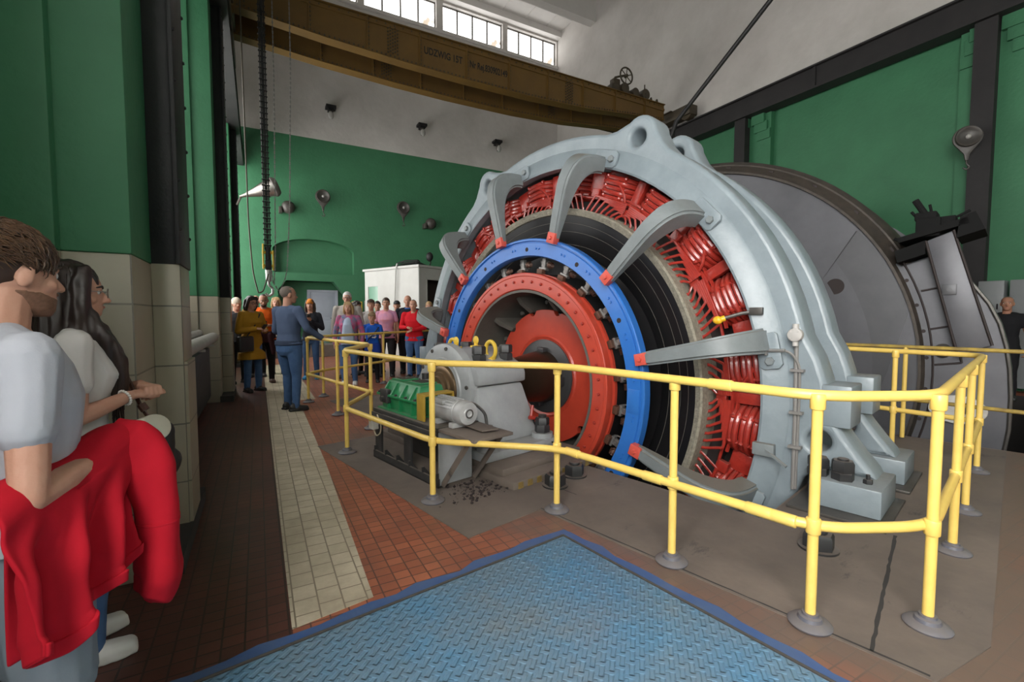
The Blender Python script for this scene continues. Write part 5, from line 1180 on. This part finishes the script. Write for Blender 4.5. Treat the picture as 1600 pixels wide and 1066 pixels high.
FOLD={'R':((.25,.02,1.12),(.10,.27,1.16),(-.7,.6,.1),.9),'L':((-.25,.02,1.12),(-.10,.27,1.14),(.7,.6,.1),.9)}
# --- guide ---
g=person('man in slate blue jacket and jeans seen from behind, hand on the railing',-3.25,6.66,1.81,-24,cloth('slate_blue_jacket',(.072,.10,.17),c2=(.06,.085,.145)),DENIM,'buzz',HBUZZ,arms={'R':((.33,.02,1.16),(.37,.22,1.03),(.35,.9,-.15)),'L':((-.28,.02,1.12),(-.16,.20,1.02),(.6,.5,-.3))},sleeve='long',hem=.95,hyaw=-22,wide=1.12,feet={'R':(.13,-.02,-25),'L':(-.11,.05,10)},collar='stand',skin=SKIN)
g.put('jacket_hem',remesh((lambda mb:(loft(mb,[(.925,.205,.145,-.008),(.99,.20,.142,-.008)],24),mb)[1])(MB()),.01,2),cloth('dark_jacket_hem',(.04,.055,.095)))
# --- left group ---
y=person('woman in a long mustard coat with dark hair and glasses standing by the left pilaster',-4.74,8.32,1.74,-118,cloth('mustard_coat',(.40,.205,.018),c2=(.33,.165,.015)),DENIM,'bob',HD,arms=FOLD,sleeve='coat',hem=.60,glasses=True,hpitch=8,collar='hood',female=True,skin=SKIN)
phone_at(y,(.0,.37,1.19),'dark phone in the hands of the woman in the mustard coat')
def sbag(mb):
    p=pl(y,(.22,.16,.90)); M=Tr(p)@Rz(-100)
    mb.box(-.17,.17,-.05,.05,-.15,.13,.03,M=M)
b=blob('shoulder_bag','black leather shoulder bag hanging at the front of the mustard coat','bag',sbag,mat('black_leather',(.015,.014,.014),.35,bump=.3,bscale=60),at=pl(y,(.22,.16,.90)))
mb=MB(); mb.tube([b.matrix_world.inverted()@pl(y,v) for v in ((.20,.15,1.0),(.05,.17,1.20),(-.10,.11,1.42),(-.13,-.05,1.46),(-.02,-.16,1.30),(.16,-.16,1.0),(.24,-.02,.95))],.010,6); so=link('strap',mb.mesh('s'),SHOEB,sub=b); s_root[so.name]=Root(b,WF,(0,0,0))
o=person('bald man in an orange T-shirt and black trousers looking down at his phone',-5.10,9.42,1.83,-150,cloth('orange_tshirt',(.72,.115,.01)),BLACKC,'buzz',HD,arms=FOLD,skin=SKIN2,shoes=SHOEBR,hpitch=18,wide=1.1,beard=HD)
phone_at(o,(.0,.37,1.18),'dark phone in the hands of the man in the orange T-shirt')
o.put('waist_jacket',remesh((lambda mb:(loft(mb,[(.80,.19,.15,-.01),(.95,.205,.155,-.01),(1.02,.19,.145,-.005)],24),cap(mb,(.10,.13,.95),(.13,.15,.55),.05,.04),cap(mb,(-.10,.13,.95),(-.14,.15,.6),.05,.04),mb)[3])(MB()),.011,3),cloth('burgundy_jacket',(.035,.01,.014)))
person('bald man with glasses in a striped jumper behind the man in orange',-5.78,10.35,1.84,-152,cloth('navy_striped_jumper',(.05,.055,.07),c2=(.45,.45,.46),scale=5),BLACKC,'bald',None,glasses=True)
person('blonde woman in white half hidden between the man in orange and the guide',-5.60,10.9,1.82,-160,cloth('white_blouse',(.62,.60,.57)),DARKC,'bob',HBL,female=True)
person('person in a pale hat almost hidden behind the mustard coat',-5.62,9.35,1.74,-130,DARKC,BLACKC,'beanie',mat('pale_hat',(.5,.42,.34),.8))
w=person('woman with an orange headband in a dark jacket holding a camera to her chin',-4.40,10.0,1.74,-165,cloth('black_navy_jacket',(.025,.027,.035)),DENIM,'long',HB,arms={'R':((.25,.06,1.15),(.05,.25,1.33),(-.3,.4,.8)),'L':((-.24,.02,1.12),(-.06,.24,1.28),(.4,.4,.8))},sleeve='long',shoes=SHOEBL,female=True)
w.put('headband',remesh((lambda mb:(mb.sphere((0,0,0),(.090,.113,.085),20,M=w.HM@Tr(0,-.008,.172)),mb)[1])(MB()),.008,2),HO)
p=pl(w,(.0,.31,1.40)); mb=MB(); mb.box(-.055,.055,-.03,.03,-.035,.035,.008,M=Tr(p)@Rz(15)); mb.cyl(p+Vector((0,-.03,0)),p+Vector((0,-.08,0)),.03,n=16); c=mb.build('camera',SHOEB,frame=WF,at=p); setp(c,'small black camera held by the woman with the orange headband','camera')
# --- right group ---
person('tall white-haired man with glasses in a light grey-beige shirt at the back',-3.66,10.2,1.91,-168,cloth('beige_grey_shirt',(.36,.33,.30)),DENIM,'short',HG,sleeve='long',glasses=True,wide=1.12)
f=person('blonde woman in a bright floral jacket over a pale blue top',-3.27,9.17,1.66,-172,mat('floral_jacket',(.55,.05,.16),.85,col2=(.03,.16,.24),scale=11,amt=.75),DENIM,'bob',HBL,shoes=SHOEW,sleeve='long',hem=.86,female=True,wide=1.12)
f.put('top',remesh((lambda mb:(loft(mb,[(.86,.150,.10,.075),(1.0,.135,.10,.075),(1.15,.115,.105,.078),(1.27,.105,.115,.085),(1.38,.075,.075,.07),(1.44,.05,.05,.03)],20),mb)[1])(MB()),.010,2),cloth('pale_blue_top',(.40,.47,.60)))
person('child with dark curly hair in an ochre yellow hoodie turned to the side',-3.64,10.75,1.72,-110,cloth('ochre_hoodie',(.60,.29,.02)),BLACKC,'curly',HD,sleeve='coat',hem=.85,collar='hood')
person('youth with brown fringe in a pale grey T-shirt behind the boy in blue',-3.24,10.55,1.76,-165,cloth('pale_grey_tshirt',(.52,.50,.48)),DARKC,'fringe',HB)
b_=person('boy with light brown hair in a bright blue T-shirt with white print',-2.90,9.50,1.44,-168,cloth('bright_blue_tshirt',(.015,.10,.50)),BLACKC,'fringe',mat('light_brown_hair',(.22,.13,.06),.5),shoes=SHOEB,child=True,hpitch=14)
me=MB(); rr=random.Random(8)
for i in range(26): 
    a=rr.uniform(-.09,.09); zz=rr.uniform(1.13,1.26); me.box(a-.02,a+.02,1.0*.12,.166,zz-.012,zz+.012)
b_.put('shirt_print',me.mesh('p'),cloth('white_print',(.6,.62,.66)))
b_.put('waist_sweatshirt',remesh((lambda mb:(loft(mb,[(.70,.20,.15,-.01),(.85,.205,.155,-.01),(1.0,.175,.135,-.005)],24),mb)[1])(MB()),.011,3),cloth('blue_sweatshirt',(.02,.06,.36)))
mb=MB(); mb.tube([(-.16,.08,1.40),(-.08,.155,1.28),(.08,.165,1.10),(.19,.10,.95)],.014,6); b_.put('strap',mb.mesh('s'),SHOEB)
td=person('young woman in a pink and lilac tie-dye T-shirt with a dark belt bag',-2.86,10.42,1.79,-168,mat('tie_dye',(.50,.28,.52),.85,col2=(.78,.30,.30),scale=6,amt=.35,bump=.2),DARKC,'pony',HB,female=True)
p=pl(td,(0,.19,.96)); blob('belt_bag','dark grey belt bag worn by the woman in the tie-dye T-shirt','bag',lambda mb: (mb.sphere(p,(.13,.06,.07),14)),cloth('grey_bag',(.06,.07,.07)),at=p)
person('dark-haired person almost hidden behind the woman in tie-dye',-3.30,11.25,1.74,-165,DARKC,BLACKC,'short',HD)
person('person in a black cap and black jacket at the back of the group',-2.86,11.4,1.76,-170,BLACKC,DARKC,'cap',mat('black_cap',(.016,.018,.022),.7),sleeve='long')
person('tall balding man in a navy jumper with blue collar, arms hanging',-2.50,11.0,1.87,-172,cloth('navy_jumper',(.018,.02,.03)),BLACKC,'buzz',SKIN,sleeve='short',wide=1.12).put('shirt_collar',remesh((lambda mb:(loft(mb,[(1.41,.105,.09,-.01),(1.475,.078,.072,-.012)],20),mb)[1])(MB()),.008,2),cloth('blue_collar',(.05,.16,.5)))
person('man in a red hooded sweater leaning on the railing next to the motor',-2.17,10.15,1.74,172,cloth('red_sweater',(.60,.012,.022)),DENIM,'buzz',HBUZZ,arms={'R':((.27,.08,1.14),(.06,.30,1.14),(-.9,.35,.0)),'L':((-.27,.10,1.13),(-.10,.33,1.08),(.8,.4,-.1))},sleeve='long',wide=1.14,lean=3,hem=.84,collar='hood',hyaw=12)
person('fair-haired person half hidden behind the man in red',-1.98,10.95,1.72,-170,DARKC,BLACKC,'pony',HBL)
person('person in black standing beyond the drum brake at the right edge',8.15,7.55,1.70,130,BLACKC,BLACKC,'buzz',HBUZZ,arms={'R':((.25,.05,1.14),(.18,.28,1.2),(-.5,.8,.1))},skin=SKIN2,group=None)
# ================= the two visitors close to the camera =================
M_GT=cloth('light_grey_tshirt',(.40,.41,.45),c2=(.36,.37,.41)); M_WT=cloth('white_tshirt',(.56,.54,.52),c2=(.50,.48,.46)); M_PJ=cloth('pale_grey_shorts',(.22,.245,.28),c2=(.18,.205,.24)); M_RS=cloth('crimson_sweatshirt',(.48,.008,.022),c2=(.40,.006,.016))
SKF=mat('fair_skin',(.50,.28,.20),.5,col2=(.45,.225,.155),scale=18,spec=.35,bump=.08,bscale=90)
m1=person('man with short brown hair and light beard in a grey T-shirt at the left edge',-1.27,1.17,1.60,-32,M_GT,M_PJ,'short',HB,
  arms={'R':((.275,-.045,1.06),(.06,.19,1.10),(-.8,.5,.1),.9),'L':((-.25,.04,1.06),(-.10,.24,1.09),(.75,.5,.1),.9)},skin=SKF,sleeve='short',hem=.90,vox=.006,wide=1.10,hpitch=5,hyaw=17,legs='short',shoes=SHOEW,lean=-2,group=None,beard=None)
hm=m1.HM
def stubble(mb):
    loft(mb,[(-.004,.029,.027,.0625),(.015,.0465,.0525,.047),(.045,.0585,.074,.028),(.065,.0625,.070,.014)],24,hm,2.1)
    cap(mb,hm@Vector((-.02,.097,.062)),hm@Vector((.02,.097,.062)),.006,.006,8)
mb=MB(); stubble(mb); m1.put('beard',remesh(mb,.005,2),mat('brown_stubble',(.12,.06,.035),.7,col2=(.22,.11,.07),scale=120))
# loose tufts of hair
def tufts(hm,n,seed,rad_=(.086,.109,.098),c=(0,-.018,.154),zlo=-.15,L=.05,r=.0035,front=.75):
    mb=MB(); rr=random.Random(seed)
    for i in range(n):
        a=rr.uniform(0,2*math.pi); z=rr.uniform(zlo,1); s=math.sqrt(max(0,1-z*z))
        d=Vector((s*math.cos(a),s*math.sin(a),z))
        if d.y>front and d.z<.35: continue
        p=Vector((c[0]+d.x*rad_[0],c[1]+d.y*rad_[1],c[2]+d.z*rad_[2]))
        tang=Vector((d.x*.4+rr.uniform(-.5,.5),.55+rr.uniform(-.4,.4),-.25+rr.uniform(-.5,.2))); tang-=d*tang.dot(d); tang.normalize()
        l=L*rr.uniform(.6,1.2); q=[p-d*.004,p+tang*l*.4+d*.007,p+tang*l*.8+d*.006,p+tang*l+d*.001]
        mb.tube([hm@x for x in q],[r,r*1.1,r*.8,r*.25],5)
    return mb.mesh('t')
HB2=mat('lighter_brown_hair',(.085,.045,.022),.45,col2=(.045,.022,.012),scale=25)  # tufts a step lighter brown than the hair under them
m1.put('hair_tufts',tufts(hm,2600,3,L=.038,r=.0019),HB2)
m1.put('t_shirt_neckband',(lambda mb:(mb.tube([m1.ML@Vector((.088*math.cos(a*math.pi/12),-.012+.080*math.sin(a*math.pi/12),1.455+.012*-math.sin(a*math.pi/12))) for a in range(24)],.007,6,closed=True),mb.mesh('n'))[1])(MB()),M_GT)
# --- red sweatshirt hanging over his forearm ---
sw=pl(m1,(.08,.20,1.03))
def W(v): return pl(m1,v)
def sstep(a,b,x):
    t=max(0,min(1,(x-a)/(b-a))); return t*t*(3-2*t)
def sheet(fn,nu,nv,thick,sub=1):
    vs=[];fs=[]
    for i in range(nu):
        for k in range(nv): vs.append(tuple(fn(i/(nu-1),k/(nv-1))))
    for i in range(nu-1):
        for k in range(nv-1): fs.append([i*nv+k,(i+1)*nv+k,(i+1)*nv+k+1,i*nv+k+1])
    me=bpy.data.meshes.new('s'); me.from_pydata(vs,[],fs); o=bpy.data.objects.new('s',me); COL.objects.link(o)
    q=o.modifiers.new('t','SOLIDIFY'); q.thickness=thick; q.offset=0
    q=o.modifiers.new('b','SUBSURF'); q.levels=sub
    r=eval_mesh(o); bpy.data.objects.remove(o); r.shade_smooth(); return r
def garment(u,v):
    """u along the forearm (0 elbow .. 1 wrist), v from behind the arm (0) over it (.2) and down to the hem (1)"""
    A_=Vector((.30,-.14,1.02)).lerp(Vector((.03,.20,1.10)),u)
    side=Vector((.80,.55,0)).normalized()          # outwards, towards the camera side
    if v<.22:
        a=math.pi*(1-v/.22); return W(A_+side*.062*math.cos(a)*1.0+Vector((0,0,.062*math.sin(a)+.012*math.sin(9*u))))
    w=(v-.22)/.78
    L=.33+.02*u+.075*math.exp(-((u-.33)/.16)**2)+.02*math.sin(3.1*u*math.pi+.4)
    ph=2*math.pi*(2.7*u+.32*w)+.6*math.sin(3*w)
    f=math.sin(ph); f=math.copysign(abs(f)**.75,f)+.35*math.sin(2.3*ph+1.2)
    amp=.040*sstep(0,.5,w)*(1-.25*u)
    gather=1-.16*sstep(.1,.9,w)
    B_=Vector((.30,-.14,1.02)).lerp(Vector((.03,.20,1.10)),.45+(u-.45)*gather)
    p=B_+side*(.062+amp*f+.012*noise.noise(Vector((u*5,w*4,2.0))))+Vector((0,0,-L*w+.02*f*w))
    if w>.88: p+=side*.008
    return W(p)
def back_panel(u,v):
    A_=Vector((.25,-.06,1.03)).lerp(Vector((.04,.19,1.08)),u); side=Vector((-.80,-.55,0)).normalized()
    f=math.sin(2*math.pi*(2.2*u+.2*v)+1)
    return W(A_+side*(.035+.02*f*v)+Vector((0,0,-.03-(.37-.05*u)*v)))
def sleeve(u,v):   # v down the sleeve, u around it
    P=[Vector(q) for q in ((.015,.185,1.135),(.05,.24,1.10),(.075,.275,1.02),(.082,.285,.90),(.088,.285,.78),(.090,.28,.67),(.088,.265,.605),(.085,.245,.585))]
    R=[.050,.062,.064,.060,.058,.068,.058,.012]
    t=v*(len(P)-1); i=min(int(t),len(P)-2); g=t-i; g2=g*g*(3-2*g); c=P[i].lerp(P[i+1],g); r=R[i]+(R[i+1]-R[i])*g2
    a=2*math.pi*u*1.01+math.pi; z=v*9
    r*=1+.17*math.sin(2*a+3.2*v)*(.4+v)*.6+.10*math.sin(3*a-7*v+1)+.05*math.sin(z*2.2+2*math.sin(a))
    ax=(P[i+1]-P[i]).normalized(); x=Vector((.85,-.5,0)); x=(x-ax*x.dot(ax)).normalized(); y=ax.cross(x)
    return W(c+(x*math.cos(a)+y*math.sin(a))*r)
me=sheet(garment,64,56,.010); me.transform(Tr(-sw)); s_=setp(link('sweatshirt',me,M_RS,frame=WF,at=sw),'crimson sweatshirt draped over the forearm of the man in the grey T-shirt','sweatshirt')
for nm,fn,a,b in (('sleeve',sleeve,41,60),('back_panel',back_panel,30,24)):
    me=sheet(fn,a,b,.008); me.transform(Tr(-sw)); link(nm,me,M_RS,sub=s_)
mb=MB(); mb.tube([Tr(-sw)@sleeve(i/30,.50) for i in range(30)],.0065,6,closed=True); link('sleeve_seam',mb.mesh('s'),M_RS,sub=s_)
me=sheet(lambda u,v: garment(u,.915+.085*v)+(pl(m1,(.80,.55,0))-pl(m1,(0,0,0))).normalized()*.007,60,8,.012); me.transform(Tr(-sw)); link('hem_band',me,M_RS,sub=s_)
# --- woman ---
m2=person('woman with long dark wavy hair in a white T-shirt and jeans beside the left pilaster',-1.74,1.80,1.585,-42,M_WT,DENIM,None,HD,
  arms={'R':((.225,-.01,1.11),(.130,.165,1.165),(-.5,.8,.12),1.3,.92),'L':((-.20,.05,1.12),(.035,.225,1.20),(.8,.3,-.05),1.2,.92)},skin=SKF,sleeve='short',hem=.88,vox=.006,female=True,wide=1.12,hpitch=2,hyaw=-6,shoes=SHOEW,group=None,glasses=False)
hm2=m2.HM
mb=MB(); mb.sphere((0,0,0),(.088,.110,.100),24,M=hm2@Tr(0,-.020,.152))
Q=lambda a,b,c: hm2@Vector((a,b,c))
for sg in (1,-1):
    chain(mb,[Q(sg*.06,.03,.20),Q(sg*.084,.028,.12),Q(sg*.095,.022,.02),Q(sg*.105,.02,-.10),Q(sg*.105,.04,-.22),Q(sg*.10,.06,-.32)],[.034,.036,.046,.050,.042,.018],12)
    chain(mb,[Q(sg*.06,-.06,.16),Q(sg*.085,-.06,.05),Q(sg*.095,-.055,-.08),Q(sg*.085,-.05,-.20)],[.055,.058,.060,.032],12)
chain(mb,[Q(0,-.08,.15),Q(0,-.10,.03),Q(0,-.105,-.10),Q(0,-.105,-.25)],[.065,.070,.070,.045],12)
chain(mb,[Q(.092,.04,.02),Q(.10,.10,-.08),Q(.088,.150,-.18),Q(.078,.165,-.28),Q(.07,.165,-.36)],[.036,.036,.034,.028,.010],12)
hd=lambda p: .010*noise.noise(Vector((p.x*45,p.y*45,p.z*11)))
m2.put('hair',remesh(mb,.006,4,hd),HD)
mb=MB(); rr=random.Random(21)
for i in range(700):
    a=rr.uniform(math.radians(-215),math.radians(35)); r0=(.090,.112); x=r0[0]*math.cos(a); y=r0[1]*math.sin(a)-.02
    zt=rr.uniform(.05,.235); L=rr.uniform(.30,.60); f=rr.uniform(1.04,1.30); ph=rr.uniform(0,6.28); am=rr.uniform(.004,.012)
    sz=math.sqrt(max(.05,1-((zt-.152)/.10)**2)) if zt>.152 else 1
    pts=[]
    for k in range(9):
        u=k/8; z=zt-L*u; e=sz+(f-sz)*min(1,u*1.6); w=am*math.sin(ph+u*11)*min(1,u*2)
        fr=sstep(-.02,-.20,z); yt=(.150+.02*math.sin(ph)) if a>-.95 else -.135
        xx=x*e+w; xx=xx*(1-fr)+fr*(math.copysign(.055+.05*abs(math.sin(ph*3)),x)) if a>-.95 else xx
        pts.append(Q(xx,(y*e)*(1-fr)+yt*fr+w*.7,z))
    mb.tube(pts,[.0035,.0042,.0046,.0046,.0044,.004,.0034,.0026,.0012],5)
m2.put('hair_strands',mb.mesh('h'),HD)
mb=MB(); 
for sg in (1,-1):
    mb.tube([Q(sg*.034+.026*math.cos(a*math.pi/8),.116,.113+.020*math.sin(a*math.pi/8)) for a in range(16)],.0022,5,closed=True); mb.tube([Q(sg*.06,.112,.118),Q(sg*.084,.0,.12)],.0022,5)
mb.tube([Q(-.009,.118,.116),Q(.009,.118,.116)],.002,5); m2.put('glasses',mb.mesh('g'),mat('thin_metal_frame',(.25,.2,.17),.3,metal=.7))
j=m2.J['R']; wv=Vector(j['wr']); dv=(Vector(j['wr'])-Vector(j['el'])).normalized(); qd=dv.to_track_quat('Z','Y')
mb=MB()
for a in range(18):
    mb.sphere(wv-dv*.012+qd@Vector((.032*math.cos(a*math.pi/9),.032*math.sin(a*math.pi/9),0)),.0062,6)
m2.put('bracelet',mb.mesh('b'),mat('pearl_bracelet',(.75,.73,.70),.25))
# things she carries: cream flat pouch under the forearm, black bag with a brown strap
def W2(v): return pl(m2,v)
c0=W2((.185,.11,1.04))
def pouch():
    dx=(W2((.115,.28,1.11))-W2((.20,-.04,1.03))).normalized(); up=Vector((0,0,1)); n=dx.cross(up).normalized(); u=n.cross(dx)
    M=Matrix(((dx.x,u.x,n.x,c0.x),(dx.y,u.y,n.y,c0.y),(dx.z,u.z,n.z,c0.z),(0,0,0,1)))
    pts=[(-.16,-.065),(.10,-.065)]+[(.10+.055*math.sin(a),-.01-.055*math.cos(a)) for a in [i*math.pi/12 for i in range(1,12)]]+[(.10,.045),(-.16,.045)]
    mb=MB(); mb.prism(pts,-.016,.016,M=M@Tr(.0,-.03,.055)@Rx(-24),bev=.006); return mb
o=pouch().build('pouch',mat('cream_leather',(.55,.52,.42),.5,col2=(.48,.45,.36),scale=8),frame=WF,at=c0); setp(o,'cream flat rounded pouch tucked under the forearm of the woman in white','pouch')
c1=W2((.10,.26,.98))
def bagf(mb):
    M=Tr(W2((.10,.245,.93)))@Rz(-20)
    mb.box(-.10,.10,-.05,.05,-.13,.10,.03,M=M); mb.sphere(W2((.13,.30,.84)),.06,10)
b=blob('handbag','soft black handbag hanging in front of the woman in the white T-shirt','bag',bagf,mat('black_bag_cloth',(.012,.011,.012),.6),.008,disp=lambda p:.012*noise.noise(p*18),at=c1)
mb=MB(); inv=b.matrix_world.inverted(); mb.tube(arc_pts([inv@W2(v) for v in ((-.15,-.10,1.38),(-.125,.02,1.475),(-.07,.13,1.38),(.02,.185,1.24),(.10,.21,1.12),(.12,.25,1.03))],.06,4),.0085,6,flat=(1.0,.5)); mb.cyl(inv@W2((.10,.215,1.12)),inv@W2((.11,.23,1.09)),.016,n=10)
o=link('strap',mb.mesh('s'),mat('brown_leather_strap',(.06,.022,.014),.4),sub=b)
# ================= camera, world, exposure =================
cd=bpy.data.cameras.new('camera'); cam=bpy.data.objects.new('camera',cd); COL.objects.link(cam)
cd.sensor_width=36; cd.lens=36*715/1600; cam.location=(0,0,CAM_H); cam.rotation_euler=(rad(90)-math.atan((533-494)/715),0,0); cd.clip_start=.05
SC.camera=cam
w=bpy.data.worlds.new('world'); SC.world=w; w.use_nodes=True; w.node_tree.nodes['Background'].inputs[0].default_value=(.9,.95,1,1); w.node_tree.nodes['Background'].inputs[1].default_value=.3
SC.view_settings.view_transform='Standard'; SC.view_settings.look='None'; SC.view_settings.gamma=1; SC.view_settings.use_curve_mapping=False
SC.view_settings.exposure=-0.2
